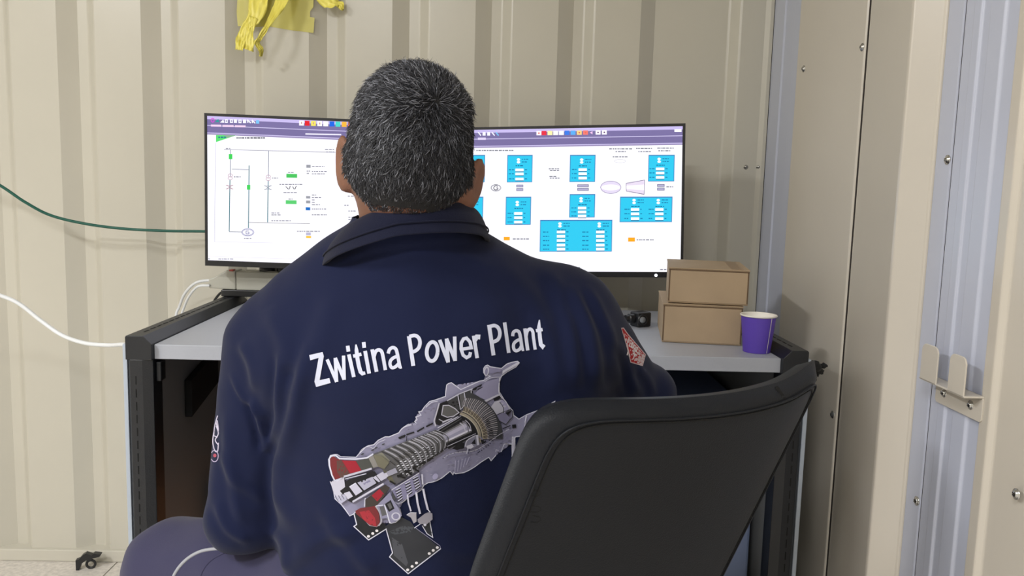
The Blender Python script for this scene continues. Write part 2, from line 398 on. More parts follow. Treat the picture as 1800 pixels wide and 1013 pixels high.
# brown carton inside the desk
bc = thing('carton', 'brown cardboard carton on the shelf inside the desk, left of the person', 'box', (-.5, 1.9, .05))
MB().box(-.60, -.24, 1.80, 2.08, .0505, .36).build('body', M_brown, bc, bevel=.003)
MB().box(-.60, -.24, 1.80, 1.94, .3605, .3635).build('flap', M_brown, bc, bevel=.001); MB().box(-.60, -.24, 1.9425, 2.08, .3605, .3635).build('flap', M_brown, bc, bevel=.001)
# computer case inside the desk right
pc = thing('computer_case', 'blue grey computer case standing inside the desk on the right', 'computer', (.43, 1.8, .05))
MB().box(.355, .545, 1.60, 2.06, .065, .62).build('case', M_pc, pc, bevel=.006)
for (xx, yy) in ((.38, 1.64), (.52, 1.64), (.38, 2.02), (.52, 2.02)): MB().lathe([(0, 0), (.014, 0), (.014, .0145), (0, .0145)], (xx, yy, .0505), n=16).build('foot', M_plug, pc)
MB().box(.37, .53, 1.592, 1.601, .50, .55).build('drive_bay', M_plug, pc, bevel=.001)
MB().lathe([(.010, 0), (.010, .004), (.008, .006), (0, .006)], (.46, 1.5995, .33), (0, -1, 0), 20).build('power_button', M_chrome, pc)
# ================================================================== MONITORS
def txtbar(L, x0, x1, y, col=(150, 150, 160), h=1.6):
    x = x0
    while x < x1-1.2:
        wd = rnd.uniform(2, 6); x2 = min(x+wd, x1); L.append(('r', x, y-h/2, x2, y+h/2, col)); x = x2+rnd.uniform(.8, 1.6)
class Screen:
    def __init__(s, p0, r, u): s.p0 = np.array(p0); s.r = nz(r); s.u = nz(np.array(u)-np.dot(u, s.r)*s.r); s.n = np.cross(s.r, s.u); s.mb = MB(); s.k = 0
    def loc(s, px): q = PP(px[0], px[1], s.p0, s.n)-s.p0; return (q.dot(s.r), q.dot(s.u))
    def poly(s, pts, col, local=False):
        L = [p if local else s.loc(p) for p in pts]; s.k += 1; z = .0006+.000012*s.k
        s.mb.add([s.p0+s.r*a+s.u*b-(-s.n if s.n[1] < 0 else s.n)*z for a, b in L], [tuple(range(len(L)))], lin(col))
def monitor(label, TL, TR, BL, cfg):
    TL, TR, BL = map(np.array, (TL, TR, BL)); r = nz(TR-TL); W = np.linalg.norm(TR-TL); u = TL-BL; u = u-u.dot(r)*r; H = np.linalg.norm(u); u = nz(u)
    back = np.cross(u, r); back = back if back[1] > 0 else -back
    ctr = BL+r*W/2
    T = thing('monitor', label, 'monitor', (ctr[0], ctr[1]+.06, .75), 'pair of wide computer monitors')
    S = Screen(BL, r, u)
    def slab(a0, a1, b0, b1, d0, d1, name, m, bev):
        mb = MB(); vs = [BL+r*a+u*b+back*d for a in (a0, a1) for b in (b0, b1) for d in (d0, d1)]
        mb.add(vs, [(0, 1, 3, 2), (4, 6, 7, 5), (0, 4, 5, 1), (2, 3, 7, 6), (0, 2, 6, 4), (1, 5, 7, 3)]); return mb.build(name, m, T, bevel=bev)
    slab(0, W, 0, H, .001, .022, 'housing', M_bez, .002)
    slab(.09, W-.09, .05, H-.05, .022, .045, 'rear_bulge', M_bez, .008)
    bz, bb = .0065, .0135
    # bezel frame around the panel
    mb = MB(); o_ = [(0, 0), (W, 0), (W, H), (0, H)]; i_ = [(bz, bb), (W-bz, bb), (W-bz, H-bz), (bz, H-bz)]
    vs = [BL+r*a+u*b-back*.0022 for a, b in o_+i_]+[BL+r*a+u*b+back*.001 for a, b in o_+i_]
    fs = []
    for k in range(4):
        j = (k+1) % 4; fs += [(k, j, 4+j, 4+k), (8+k, 12+k, 12+j, 8+j), (k, 8+k, 8+j, j), (4+k, 4+j, 12+j, 12+k)]
    mb.add(vs, fs); mb.build('bezel', M_bez, T)
    S.n = -back*1.0
    S.poly([(bz, bb), (W-bz, bb), (W-bz, H-bz), (bz, H-bz)], (247, 246, 255), True)
    def put(item):
        k = item[0]
        if k == 'r':
            _, x0, y0, x1, y1, c = item; sl = cfg.get('sl', 0)
            S.poly([(x0, y0+sl*0), (x1, y0+sl*(x1-x0)), (x1, y1+sl*(x1-x0)), (x0, y1)], c)
        elif k == 'p': S.poly(item[1], item[2])
        elif k == 'l':
            _, a, b, wd, c = item; a = np.array(a, float); b = np.array(b, float); d = nz(b-a); nn = np.array([-d[1], d[0]])*wd/2
            S.poly([a+nn, b+nn, b-nn, a-nn], c)
        elif k == 'o':
            _, cx, cy, rx, ry, wd, c = item; nn = 28
            for q in range(nn):
                a0, a1 = 2*math.pi*q/nn, 2*math.pi*(q+1)/nn
                S.poly([(cx+rx*math.cos(a0), cy+ry*math.sin(a0)), (cx+rx*math.cos(a1), cy+ry*math.sin(a1)), (cx+(rx-wd)*math.cos(a1), cy+(ry-wd)*math.sin(a1)), (cx+(rx-wd)*math.cos(a0), cy+(ry-wd)*math.sin(a0))], c)
        elif k == 'e':
            _, cx, cy, rx, ry, c = item; S.poly([(cx+rx*math.cos(2*math.pi*q/20), cy+ry*math.sin(2*math.pi*q/20)) for q in range(20)], c)
    Lx, Ly = S.loc((0, 0)), None
    # header bars in panel coordinates
    h0 = H-bz; hs = 1.077
    for (a, b, c) in ((0, .007, (196, 184, 232)), (.007, .020, (120, 110, 158)), (.020, .0215, (206, 198, 235)), (.0215, .036, (118, 108, 155)), (.036, .0375, (205, 196, 236)), (.0375, .0405, (150, 138, 180))):
        S.poly([(bz, h0-b*hs), (W-bz, h0-b*hs), (W-bz, h0-a*hs), (bz, h0-a*hs)], c, True)
    for it in cfg['items']: put(it)
    S.mb.build('screen', M_screen, T)['label'] = 'lit screen showing a control diagram'
    # stand
    c = BL+r*W/2; cx, cy = c[0], c[1]+back[1]*.032
    MB().box(cx-.035, cx+.035, cy-.008, cy+.014, .757, c[2]+.16).build('stand_neck', M_bez, T, bevel=.003)
    MB().prism([(cx-.12, cy-.13), (cx+.12, cy-.13), (cx+.13, cy-.12), (cx+.13, cy+.02), (cx+.12, cy+.03), (cx-.12, cy+.03), (cx-.13, cy+.02), (cx-.13, cy-.12)], 'z', .7505, .7575).build('stand_base', M_bez, T, bevel=.002)
    if cfg.get('led'):
        a, b = S.loc(cfg['led']); p = BL+r*a+u*b-back*.0022
        MB().lathe([(.0035, 0), (.0035, .001), (0, .0015)], p, -back, 14).build('power_light', mat('white_led', (235, 240, 255), .3, emit=3.), T)
    return T
GN, CY, OR = (60, 205, 85), (45, 195, 232), (250, 165, 30)
Lf = []
ic = [(374, 211.5), (382, 212), (391, 213), (398, 213), (407, 213), (414, 213), (422, 213.5), (430, 213.5), (438, 213.5), (446, 214), (453, 214.5)]
for k, (a, b) in enumerate(ic):
    c = [(214, 60, 210), (40, 150, 150), (240, 240, 250), (240, 240, 250)][min(k, 3)] if k < 10 else (120, 190, 240)
    if k == 0: Lf.append(('o', a, b, 3.2, 4, 1.3, c)); continue
    if k in (1, 2): Lf.append(('p', [(a-4, b+2.5), (a+3.5, b+2.8), (a+2, b-3)], c)); continue
    if k in (3, 4, 5, 6, 7, 10): Lf.append(('r', a-2.6, b-3.3, a+2.8, b+3, c)); Lf.append(('r', a-1, b-1.2, a+1.4, b+1, (130, 120, 165)) if k in (3, 4, 6) else ('r', a, b, a+.1, b+.1, c)); continue
    Lf.append(('l', (a-3, b-3), (a+3, b+3), 2, c)); Lf.append(('l', (a-2, b+2.5), (a-2.6, b-2), 1.8, c))
for a, b in ((371, 389), (391.5, 411), (413, 432)): Lf.append(('r', a, 219+.03*(a-371), b, 222.5+.03*(a-371), (235, 205, 232)))
for k, (a, c) in enumerate(((526, (250, 240, 245)), (536, (225, 30, 45)), (547, (240, 225, 90)), (558, (245, 245, 238)), (568.5, (248, 246, 255)), (579.5, (25, 100, 225)), (590, (70, 210, 200)), (601, (245, 180, 60)), (612, (240, 120, 90)))):
    y = 212+.03*(a-526); Lf.append(('r', a, y, a+8.4, y+8.8, c))
    if k in (0, 2, 3): Lf.append(('r', a+3.2, y+2.5, a+5.2, y+6, (200, 150, 150)))
Lf.append(('r', 537, 234.5, 600, 236.8, (235, 232, 250)))
Lf.append(('p', [(380, 237.5), (415, 238.3), (380, 250)], (88, 216, 110))); Lf.append(('p', [(394, 238), (414, 238.5), (400, 242.5)], (140, 170, 140)))
txtbar(Lf, 384, 400, 241.5, (30, 120, 140), 2.4); txtbar(Lf, 416, 468, 242.6, (95, 95, 105), 2.6)
G1 = (120, 128, 140); TE = (48, 110, 120)
Lf += [('l', (379.5, 251), (377.5, 425), .8, (190, 188, 205)), ('l', (377.5, 425), (480, 427), .6, (205, 203, 215)),
       ('l', (394, 263), (590, 268), .9, (130, 130, 145)), ('l', (405.5, 263), (405, 310), 1.1, G1), ('l', (404.6, 316), (403.3, 407), 1.4, TE), ('l', (403.3, 407.5), (426, 408), 1, G1),
       ('l', (438.3, 291), (437, 401), 1.4, TE), ('l', (408, 297.5), (438, 298.5), .9, G1), ('l', (472.8, 265), (472, 311), 1.1, G1), ('l', (471.8, 317), (470.8, 391), 1.4, TE),
       ('l', (437, 391), (545, 393.5), .8, (120, 120, 120)), ('r', 402.6, 271, 408.8, 280, GN), ('r', 434.5, 325, 440.3, 333.6, GN),
       ('o', 405.3, 308.5, 4.2, 3.2, 1, (190, 160, 175)), ('o', 405.2, 313.4, 4.2, 3.2, 1, (190, 160, 175)), ('o', 472.2, 310.5, 4.2, 3.2, 1, (190, 160, 175)), ('o', 472, 315, 4.2, 3.2, 1, (190, 160, 175)),
       ('o', 436.2, 408.4, 11, 6.8, .9, (110, 110, 160)), ('o', 436.2, 408.4, 9.3, 5.4, .6, (110, 110, 160)),
       ('r', 504, 305.6, 523, 312.4, (70, 190, 90)), ('r', 503, 352, 522, 358.6, (88, 200, 110)), ('l', (500, 403), (500.1, 403), .5, G1),
       ('r', 538, 364.3, 546, 369.8, (20, 105, 190)), ('r', 538.5, 408.6, 547, 413.6, (180, 178, 205)), ('r', 538.5, 414.6, 547.5, 418.4, (250, 190, 60)),
       ('r', 539, 289.8, 546.6, 295, (150, 152, 160)), ('r', 538.6, 344.6, 546, 349, (150, 152, 160)), ('r', 538.6, 352.6, 546, 357.5, (150, 152, 160)),
       ('l', (398, 326), (411, 326), .7, (170, 130, 140)), ('l', (398, 332), (411, 332), .7, (170, 130, 140)), ('l', (398.5, 325), (410.5, 333), .8, (170, 120, 130)), ('l', (398.5, 333), (410.5, 325), .8, (170, 120, 130)),
       ('l', (465.5, 327), (478, 327), .7, G1), ('l', (465.5, 333), (478, 333), .7, G1), ('l', (466, 326), (477.5, 334), .8, G1), ('l', (466, 334), (477.5, 326), .8, G1),
       ('l', (503, 328), (508, 333), 1.2, (60, 60, 60)), ('l', (509, 333), (511, 327), 1.2, (60, 60, 60)), ('l', (515, 328), (518, 333), 1.2, (60, 60, 60)), ('l', (519, 333), (521.5, 327), 1.2, (60, 60, 60)),
       ('l', (433.5, 406), (438.5, 406), 1, (80, 80, 140)), ('l', (433.5, 406), (433.5, 411), 1, (80, 80, 140)), ('l', (433.5, 411), (438.5, 411), 1, (80, 80, 140)), ('l', (438.5, 411), (438.5, 408.6), 1, (80, 80, 140)), ('l', (436, 408.6), (439, 408.6), .9, (80, 80, 140))]
for (a, b, y) in ((412, 424, 311), (479, 490, 313.2), (507, 517, 303.3), (492, 533, 324.3), (499, 525, 338.6), (508, 515, 350), (549, 571, 292.8), (549, 575, 301.6), (549, 573, 305.8), (549, 557, 343), (549, 566, 347.4), (549, 555, 351.5),
                  (549, 554, 355.6), (549, 565, 359.8), (549, 574, 367.5), (549, 575, 377.6), (478, 492, 374.4), (478, 495, 377.8), (478, 512, 388), (523, 563, 406.6), (430, 443, 419.2), (398, 406, 261.5), (572, 590, 262.8), (574, 588, 267.5), (385, 412, 455.2), (367, 372, 455), (540, 546, 301), (540, 546, 305), (612, 625, 345), (606, 615, 361), (613, 627, 371), (613, 622, 382), (613, 620, 386)):
    txtbar(Lf, a, b, y, (140, 140, 152))
Lf.append(('l', (367, 450.5), (545, 456), .6, (215, 210, 230)))
TLp, BLp = PY(365, 199, 2.0), PY(361, 467, 2.0); TRp = PY(602, 209, 2.002); rr = nz(TRp-TLp)
monitor('left monitor, showing a white single line electrical diagram', TLp, TLp+rr*.586, BLp, dict(items=Lf, sl=.02))
Rt = []
for k, a in enumerate((843, 851, 859, 867, 874)):
    y = 235.5; Rt.append(('r', a-2.6, y-3.2, a+2.6, y+3, (238, 238, 250)) if k in (1, 2) else ('l', (a-2.5, y-3), (a+2.5, y+3), 2, (238, 238, 250) if k < 4 else (120, 190, 240)))
Rt.append(('r', 840, 242, 854, 246, (215, 205, 235)))
for k, (a, c) in enumerate(((943, (250, 240, 250)), (952, (225, 50, 70)), (962.5, (245, 235, 170)), (972.5, (248, 246, 240)), (982.5, (248, 248, 255)), (992.5, (60, 120, 225)), (1003, (90, 170, 240)), (1014, (245, 210, 130)), (1025, (245, 120, 110)), (1036.5, (235, 190, 230)), (1047, (252, 250, 255)), (1058, (252, 250, 255)))):
    y = 230.4-.012*(a-943); wd = 8.6 if k != 9 else 5
    if k == 9: Rt.append(('p', [(a, y+4), (a+5, y+1.5), (a+5, y+7)], c)); continue
    Rt.append(('r', a, y, a+wd, y+7.6, c))
    if k in (0, 7, 8, 10, 11): Rt.append(('e', a+4.3, y+3.8, 1.5, 1.5, (110, 80, 120) if k > 9 else (220, 110, 90)))
Rt.append(('r', 1185.5, 227.4, 1198, 232, (250, 250, 255)))
def panel(x0, y0, x1, y1, cols, rows, ytop, rowy, short=False):
    Rt.append(('p', [(x0+1, y0), (x1+1, y0-.2), (x1, y1), (x0, y1+.2)], (66, 130, 185))); Rt.append(('p', [(x0+2.2, y0+2), (x1-.4, y0+1.8), (x1-1.2, y1-1.2), (x0+1.2, y1-1)], CY))
    for cx in cols:
        for q in range(2):
            Rt.append(('e', cx, ytop+q*4.8, 3, 2.2, (250, 252, 255))); txtbar(Rt, cx+6, cx+17, ytop-.4+q*4.8, (20, 110, 160), 1.5)
        txtbar(Rt, cx-5, cx+10, ytop+11, (15, 90, 140), 1.5)
        for ry in rowy:
            Rt.append(('r', cx-5.5, ry-2.4, cx+9, ry+2.2, (250, 252, 255))); Rt.append(('r', cx-5.5, ry+2.4, cx+9, ry+3.6, (50, 110, 150)))
            txtbar(Rt, cx-17, cx-8, ry-.4, (20, 110, 160), 1.5) if not short else txtbar(Rt, cx-30, cx-19, ry, (20, 110, 160), 1.6); txtbar(Rt, cx+11, cx+15, ry-.4, (20, 110, 160), 1.5)
panel(891, 272.5, 935.5, 320.5, [911.5], 3, 280.5, [299, 306, 315])
panel(812, 272.5, 852, 320.5, [830], 3, 280.5, [299, 306, 315])
panel(1001, 272.3, 1046, 320, [1022.5], 3, 280.8, [298.5, 305.7, 313.4])
panel(1139, 272.3, 1185, 319, [1158.5], 3, 279.6, [297.2, 304.5, 312.2])
panel(888.5, 346, 933, 395.2, [909.5], 3, 355.5, [375.5, 383, 390.7])
panel(808, 346, 849, 394, [825], 3, 355.5, [375.5, 383])
panel(1000.5, 341.3, 1045.5, 382.3, [1021.5], 3, 349, [366, 373, 380])
panel(1089, 345.8, 1181, 390.5, [1114.5, 1157], 3, 352, [368.4, 376.2, 384.5])
panel(948.7, 386.6, 1075.5, 442.3, [984.5, 1053.5], 5, 393, [408, 415.5, 423, 431, 438], True)
for (x0, x1, y0) in ((908, 920, 324.7), (1015, 1035, 324.3), (1155, 1168, 323.8)):
    for q in range(2): Rt.append(('r', x0, y0+q*6.4, x1, y0+4.8+q*6.4, (110, 110, 140))); Rt.append(('r', x0+1, y0+1+q*6.4, x1-1, y0+3.8+q*6.4, (176, 172, 205)))
Rt += [('o', 872.2, 330.3, 9, 6.2, .9, (90, 90, 100)), ('o', 872.2, 330.3, 7.6, 5, .5, (150, 150, 160)),
       ('e', 1073.6, 329.4, 18.3, 11.4, (140, 130, 165)), ('e', 1073.6, 329.4, 17.4, 10.5, (222, 212, 236)), ('e', 1073.6, 329.6, 17, 5.2, (248, 244, 252)),
       ('p', [(1100, 322), (1133.5, 316), (1132.5, 342.5), (1100.5, 336.5)], (130, 120, 150)), ('p', [(1101, 323), (1132.5, 317.2), (1131.6, 341), (1101.4, 335.6)], (226, 214, 234)), ('p', [(1101, 326.5), (1132.2, 324.5), (1132, 334.5), (1101.2, 332.5)], (249, 245, 252)),
       ('r', 886, 416.4, 896.6, 422.4, OR), ('r', 1104, 417.4, 1116, 424.6, OR), ('o', 1090, 283.5, 10.2, 3.2, .5, (170, 170, 175)), ('e', 1018, 471, 2.2, 2, (120, 130, 140))]
# letter G in the generator symbol
g = [(875.5, 327.8), (873.5, 326.6), (870.5, 327), (868.6, 329.2), (868.8, 332.2), (871, 334), (874, 333.8), (875.8, 332.4), (875.8, 330.6), (873, 330.6)]
for a, b in zip(g[:-1], g[1:]): Rt.append(('l', a, b, 1.3, (60, 60, 70)))
for (a, b, y) in ((838, 903, 264.8), (965, 984, 297), (967, 983, 300), (966, 980, 310.5), (967, 984, 313.4), (1071, 1111, 262), (1082, 1100, 266.8), (1118, 1146, 261.4), (1122, 1144, 266.8), (1155, 1184, 260.8), (1157, 1178, 265.4), (1077, 1103, 276), (902, 932, 420), (1119, 1151, 421.4), (1171, 1183, 328.5), (1160, 1178, 473.5), (830, 836, 327), (829, 835, 333)):
    txtbar(Rt, a, b, y, (120, 122, 132), 1.8)
TRr, BRr = PY(1205, 217, 1.965), PY(1200.5, 488, 1.965)
yw = math.radians(-8.5); ur = nz(TRr-BRr); rv = np.array([math.cos(yw), math.sin(yw), 0]); rv = nz(rv+np.array([0, 0, -.007])); rv = nz(rv-ur*rv.dot(ur))
monitor('right monitor, showing cyan status panels on white', TRr-rv*.588, TRr, BRr-rv*.588, dict(items=Rt, sl=-.004, led=(1153, 484)))
# ================================================================== THINGS ON THE DESK
def carton(label, fl, fr, z0, h, depth, topover=0):
    """box from its two lower front corners"""
    fl = np.array([fl[0], fl[1], z0]); fr = np.array([fr[0], fr[1], z0]); r = nz(fr-fl); W = np.linalg.norm(fr-fl); b = np.cross([0, 0, 1], r)
    ctr = fl+r*W/2+b*depth/2
    T = thing('cardboard_box', label, 'box', ctr, 'brown cardboard boxes stacked on the desk')
    M = Matrix([list(r)+[fl[0]], list(b)+[0], [0, 0, 1, z0], [0, 0, 0, 1]]); M = Matrix([[r[0], b[0], 0, fl[0]], [r[1], b[1], 0, fl[1]], [0, 0, 1, z0], [0, 0, 0, 1]])
    MB().box(0, W, 0, depth, 0, h-.0025, M).build('body', M_card, T, bevel=.0018)
    MB().box(-.0012, W+.0012, .0005, depth+.001, h-.0022, h, M).build('lid', M_card, T, bevel=.0007)
    MB().box(.001, W-.001, -.0016, -.0002, .003, h-.006, M).build('tuck_flap', M_card, T, bevel=.0006)
    MB().box(W*.98, W*.995, -.0021, -.0003, .004, h-.004, M).build('flap_edge', M_cardd, T)
    MB().box(.0, W, -.0009, .0008, h-.0052, h-.0032, M).build('lid_gap', M_cardd, T)
    MB().box(W*.004, W*.02, -.0019, -.0003, .004, h-.004, M).build('flap_edge', M_cardd, T)
    MB().box(W-.035, W-.012, .004, depth-.004, h, h+.0004, M).build('packing_tape', M_tapec, T)
    return T
a, b = PZ(1163, 601, .751), PZ(1303, 609, .751)
def rotb(a, b, dg):
    L = np.linalg.norm((b-a)[:2]); q = math.radians(dg); return a, a+np.array([L*math.cos(q), -L*math.sin(q), 0])
a, b = rotb(a, b, 9)
carton('lower brown cardboard box of the pair, standing on the desk beside the purple cup', a, b, .7505, .0815, .225)
zt1 = .7505+.0815+.0015
a2, b2 = rotb(a+[.010, .008, 0], b+[.010, .004, 0], 11)
carton('upper brown cardboard box, resting on the lower one beside the monitor', a2, b2, zt1, .0735, .218)
# small black lens / torch
p = PZ(1122, 574, .7505); tl = thing('small_camera', 'small black camera like gadget with a round lens on the desk', 'gadget', p)
Rz = Matrix.Translation(Vector(p))@Matrix.Rotation(math.radians(28), 4, 'Z')
MB().box(-.012, .026, -.014, .018, .0005, .034, Rz).build('body', M_plug, tl, bevel=.003)
ax = nz(np.array((Rz.to_3x3()@Vector((-.25, -1, .05))))); c = np.array(Rz@Vector((-.002, -.013, .018)))
MB().lathe([(0, 0), (.0125, 0), (.0125, .007), (.010, .009), (.009, .006), (0, .006)], c, ax, 28).build('lens_ring', M_plug, tl, auto=40)
MB().lathe([(.0075, .0062), (.004, .0085), (0, .0092)], c, ax, 20).build('lens', mat('lens_glass', (120, 125, 130), .05, spec=1.), tl, smooth=True)
MB().lathe([(0, 0), (.011, 0), (.011, .012), (.0085, .014), (.0085, .022), (0, .022)], np.array(Rz@Vector((-.012, .004, .019))), nz(np.array(Rz.to_3x3()@Vector((-1, .1, 0)))), 24).build('side_knob', M_plug, tl, auto=40)
# cup
p = PZ(1333, 620, .7505); r0, r1, hh = .0265, .0345, .0745
p = p+np.array([0, .012, 0])
cp = thing('paper_cup', 'purple paper cup of tea with a white rim on the desk corner', 'cup', p)
MB().lathe([(0, .004), (r0-.001, .004), (r0-.0012, 0), (r0, 0), (r1-.0006, hh-.002)], p, n=48).build('cup_wall', M_purple, cp, auto=50)
MB().lathe([(r1-.0008, hh-.002), (r1-.0014, hh-.003), (r0, .006), (0, .006)], p, n=48).build('inner_wall', M_cupw, cp, smooth=True)
MB().lathe([(r1-.0012, hh-.002), (r1+.0008, hh-.0028), (r1+.0016, hh-.0012), (r1+.0008, hh+.0006), (r1-.0008, hh+.0004), (r1-.0012, hh-.002)], p, n=48).build('rim', M_cupw, cp, smooth=True)
MB().lathe([(r0+(r1-r0)*.8, hh*.8), (0, hh*.8)], p, n=40).build('tea', M_tea, cp)
q = math.radians(-62); d = np.array([math.cos(q), math.sin(q), 0]); s_ = np.array([-math.sin(q), math.cos(q), 0])*.0007
MB().add([p+d*(r0+.0003)-s_+[0, 0, .001], p+d*(r0+.0003)+s_+[0, 0, .001], p+d*(r1+.0002)+s_+[0, 0, hh-.003], p+d*(r1+.0002)-s_+[0, 0, hh-.003]], [(0, 1, 2, 3)]).build('paper_seam', M_cupw, cp)
# power strip at the desk's back left corner
z0, z1 = PY(430, 512, 2.05)[2], PY(430, 478, 2.05)[2]; xa = PY(362, 490, 2.05)[0]; xm = PY(410, 490, 2.05)[0]; xe = xm+.225
ps = thing('power_strip', 'beige multi socket power strip with black plugs behind the left monitor', 'power strip', (xm, 2.07, z0))
zr = .769
MB().prism([(xa, z0+.003), (xm, z0), (xm, z1), (xm-.022, z1+.001), (xa+.012, z0+.030), (xa, z0+.026)], 'y', 2.068, 2.128).build('end_cap', M_strip, ps, bevel=.003)
MB().box(xm+.0012, xe, 2.068, 2.128, z0, z1-.002).build('body', M_strip, ps, bevel=.0025)
sk = MB()
for k in range(4):
    cx = xm+.035+k*.052; sk.lathe([(.019, 0), (.019, .0012), (.0165, .0012), (.016, -.001), (0, -.001)], (cx, 2.098, z1-.002), n=28)
sk.build('sockets', M_cupw, ps, auto=40)
MB().box(xm-.012, xm-.002, 2.055, 2.075, z1, z1+.004).build('red_switch', mat('red_switch', (190, 70, 60), .3), ps, bevel=.001)
tr = MB(); tr.box(xa+.03, xe, 2.07, 2.125, .7695, z0-.0005); tr.build('black_tray', M_plug, ps, bevel=.002)
for i, (u, lb) in enumerate(((467, 'black plug in the power strip, left of the two'), (497, 'black plug in the power strip, right of the two'))):
    c = PY(u, 478, 2.08); T = thing('plug', lb, 'plug', (c[0], 2.098, z1-.001), 'black plugs in the power strip')
    MB().lathe([(0, 0), (.0205, 0), (.0205, .006), (.017, .014), (.0125, .02), (.0095, .034), (0, .036)], (c[0], 2.098, z1-.0006), n=28).build('plug_body', M_plug, T, auto=40)
    MB().tube(cr([(c[0], 2.098, z1+.03), (c[0]+.004, 2.085, z1+.055), (c[0]+.02, 2.12, z1+.07), (c[0]+.05, 2.165, z1+.03), (c[0]+.055, 2.17, z1-.08)], 6), .0035).build('cord', M_plug, T, smooth=True)
# cables
def cable(name, label, pts, r, m, cat='cable', group=None):
    o = MB().tube(cr(pts, 10), r, 12).build(name, m, smooth=True); o['label'] = label; o['category'] = cat
    if group: o['group'] = group
    return o
cable('power_cable', 'pale grey cable curving down from the power strip, outer one', [(xa+.004, 2.08, z0+.022), PY(345, 497, 2.09), PY(325, 516, 2.12), PY(315, 540, 2.15), PY(309, 560, 2.155), PY(306, 640, 2.16), PY(306, 800, 2.16)], .0036, M_white, group='pale cables at the power strip')
cable('power_cable', 'pale grey cable curving down from the power strip, inner one', [(xa+.004, 2.065, z0+.010), PY(348, 504, 2.07), PY(333, 520, 2.10), PY(323, 542, 2.14), PY(319, 562, 2.15), PY(317, 640, 2.155), PY(317, 800, 2.155)], .0032, M_white, group='pale cables at the power strip')
cable('black_cable', 'black cable looping off the rail under the power strip', [PY(372, 560, 2.15), PY(375, 535, 2.14), PY(380, 524, 2.135), PY(390, 514, 2.132), PY(402, 512.5, 2.125)], .0032, M_plug)
cable('green_cable', 'thin green cable sagging across the wall to the left monitor', [PY(-260, 190, 1.9), PY(-120, 262, 2.0), PY(-10, 320, 2.04), PY(45, 356, 2.06), PY(90, 379, 2.08), PY(150, 393.5, 2.1), PY(215, 402, 2.12), PY(290, 406, 2.13), PY(362, 407, 2.14), PY(430, 409, 2.15), PY(470, 440, 2.16), PY(480, 560, 2.16)], .0036, M_green)
cable('white_cable', 'white cable sagging from the left edge down to the desk corner', [PY(-220, 440, 1.62), PY(-90, 482, 1.66), PY(-20, 512, 1.7), PY(30, 532, 1.71), PY(72, 564, 1.71), PY(110, 590, 1.70), PY(150, 603.5, 1.68), PY(190, 607, 1.65), PY(214, 606, 1.60), PY(220.5, 607.5, 1.575), PY(222.5, 616, 1.568)], .0042, M_white)
# clip on the floor
p = PZ(156, 1000, 0); ck = thing('plastic_clip', 'small broken black plastic clip on the floor by the wall rail', 'clip', p)
Mx = Matrix.Translation(Vector(p)+Vector((0, 0, .001)))@Matrix.Rotation(.2, 4, 'Z')
MB().prism([(-.03, 0), (-.022, .0), (-.016, .018), (-.004, .026), (.006, .022), (.012, .030), (.030, .034), (.034, .040), (.016, .044), (.010, .040), (-.004, .046), (-.014, .040), (-.022, .030), (-.030, .028)], 'y', -.008, .008).build('clip_body', M_plug, None)
cb = bpy.data.objects['clip_body']; cb.matrix_world = Mx; cb.parent = ck; cb.matrix_parent_inverse = wm(ck).inverted()
rg = MB().tube(cr([(.006+.011*math.cos(q), .0, .012+.011*math.sin(q)) for q in np.linspace(0, 2*math.pi, 9)], 3), .0035, 8).build('ring', M_plug, None, smooth=True)
rg.matrix_world = Mx; rg.parent = ck; rg.matrix_parent_inverse = wm(ck).inverted()
# ================================================================== YELLOW FILM SCRAPS ON THE WALL
def strip(name, label, path, widths, thick=.0004, twist=None, m=M_tape, seed=1, amp=.006, obj=True, parent=None, nx=10):
    """crumpled ribbon along a path; twist = list of width directions"""
    n0 = 6; rs = np.random.RandomState(seed); P = cr(path, n0); Wd = np.interp(np.linspace(0, 1, len(P)), np.linspace(0, 1, len(widths)), widths)
    T = cr(twist or ([(1., 0., 0.)]*len(path)), n0); g = []
    for i, p in enumerate(P):
        t = nz(P[min(i+1, len(P)-1)]-P[max(i-1, 0)]); s = np.array(T[i]); s = nz(s-t*s.dot(t)); nn = np.cross(t, s); row = []
        for k in range(nx+1):
            a = k/nx-.5; fold = amp*math.sin(a*17+seed+i*.33)*(.5+.5*math.sin(i*.7+seed))+amp*.5*math.sin(a*41+i*.9)
            row.append(p+s*a*Wd[i]+nn*fold+rs.normal(0, .0004, 3))
        g.append(row)
    V = [q for r in g for q in r]; w_ = nx+1; Fc = [(i*w_+k, i*w_+k+1, (i+1)*w_+k+1, (i+1)*w_+k) for i in range(len(P)-1) for k in range(nx)]
    o = MB().add(V, Fc).build(name, m, parent, smooth=True); md = o.modifiers.new('thick', 'SOLIDIFY'); md.thickness = thick
    return o
yt = thing('yellow_film_scrap', 'torn sheer yellow tape scrap stuck to the wall, with two dangling ends', 'tape', PY(480, 30, 2.19))
strip('dangling_end', None, [PY(455, -60, 2.185), PY(455, -10, 2.18), PY(450, 25, 2.172), PY(432, 50, 2.168), PY(424, 70, 2.165), PY(420, 88, 2.160)], [.075, .055, .042, .022, .026, .020], seed=3, amp=.0045, parent=yt)
strip('dangling_end', None, [PY(445, 30, 2.168), PY(440, 55, 2.166), PY(437, 75, 2.164), PY(433, 87, 2.162)], [.022, .016, .030, .034], seed=9, amp=.003, parent=yt)
strip('dangling_end', None, [PY(505, -50, 2.165), PY(497, -5, 2.15), PY(484, 22, 2.135), PY(470, 45, 2.115), PY(457, 66, 2.11), PY(452, 76, 2.115), PY(459, 88, 2.125), PY(458, 99, 2.14)], [.055, .036, .024, .012, .012, .014, .013, .006], seed=5, amp=.003, parent=yt, twist=[(1, 0, .2)]*3+[(1, .4, .5)]*5)
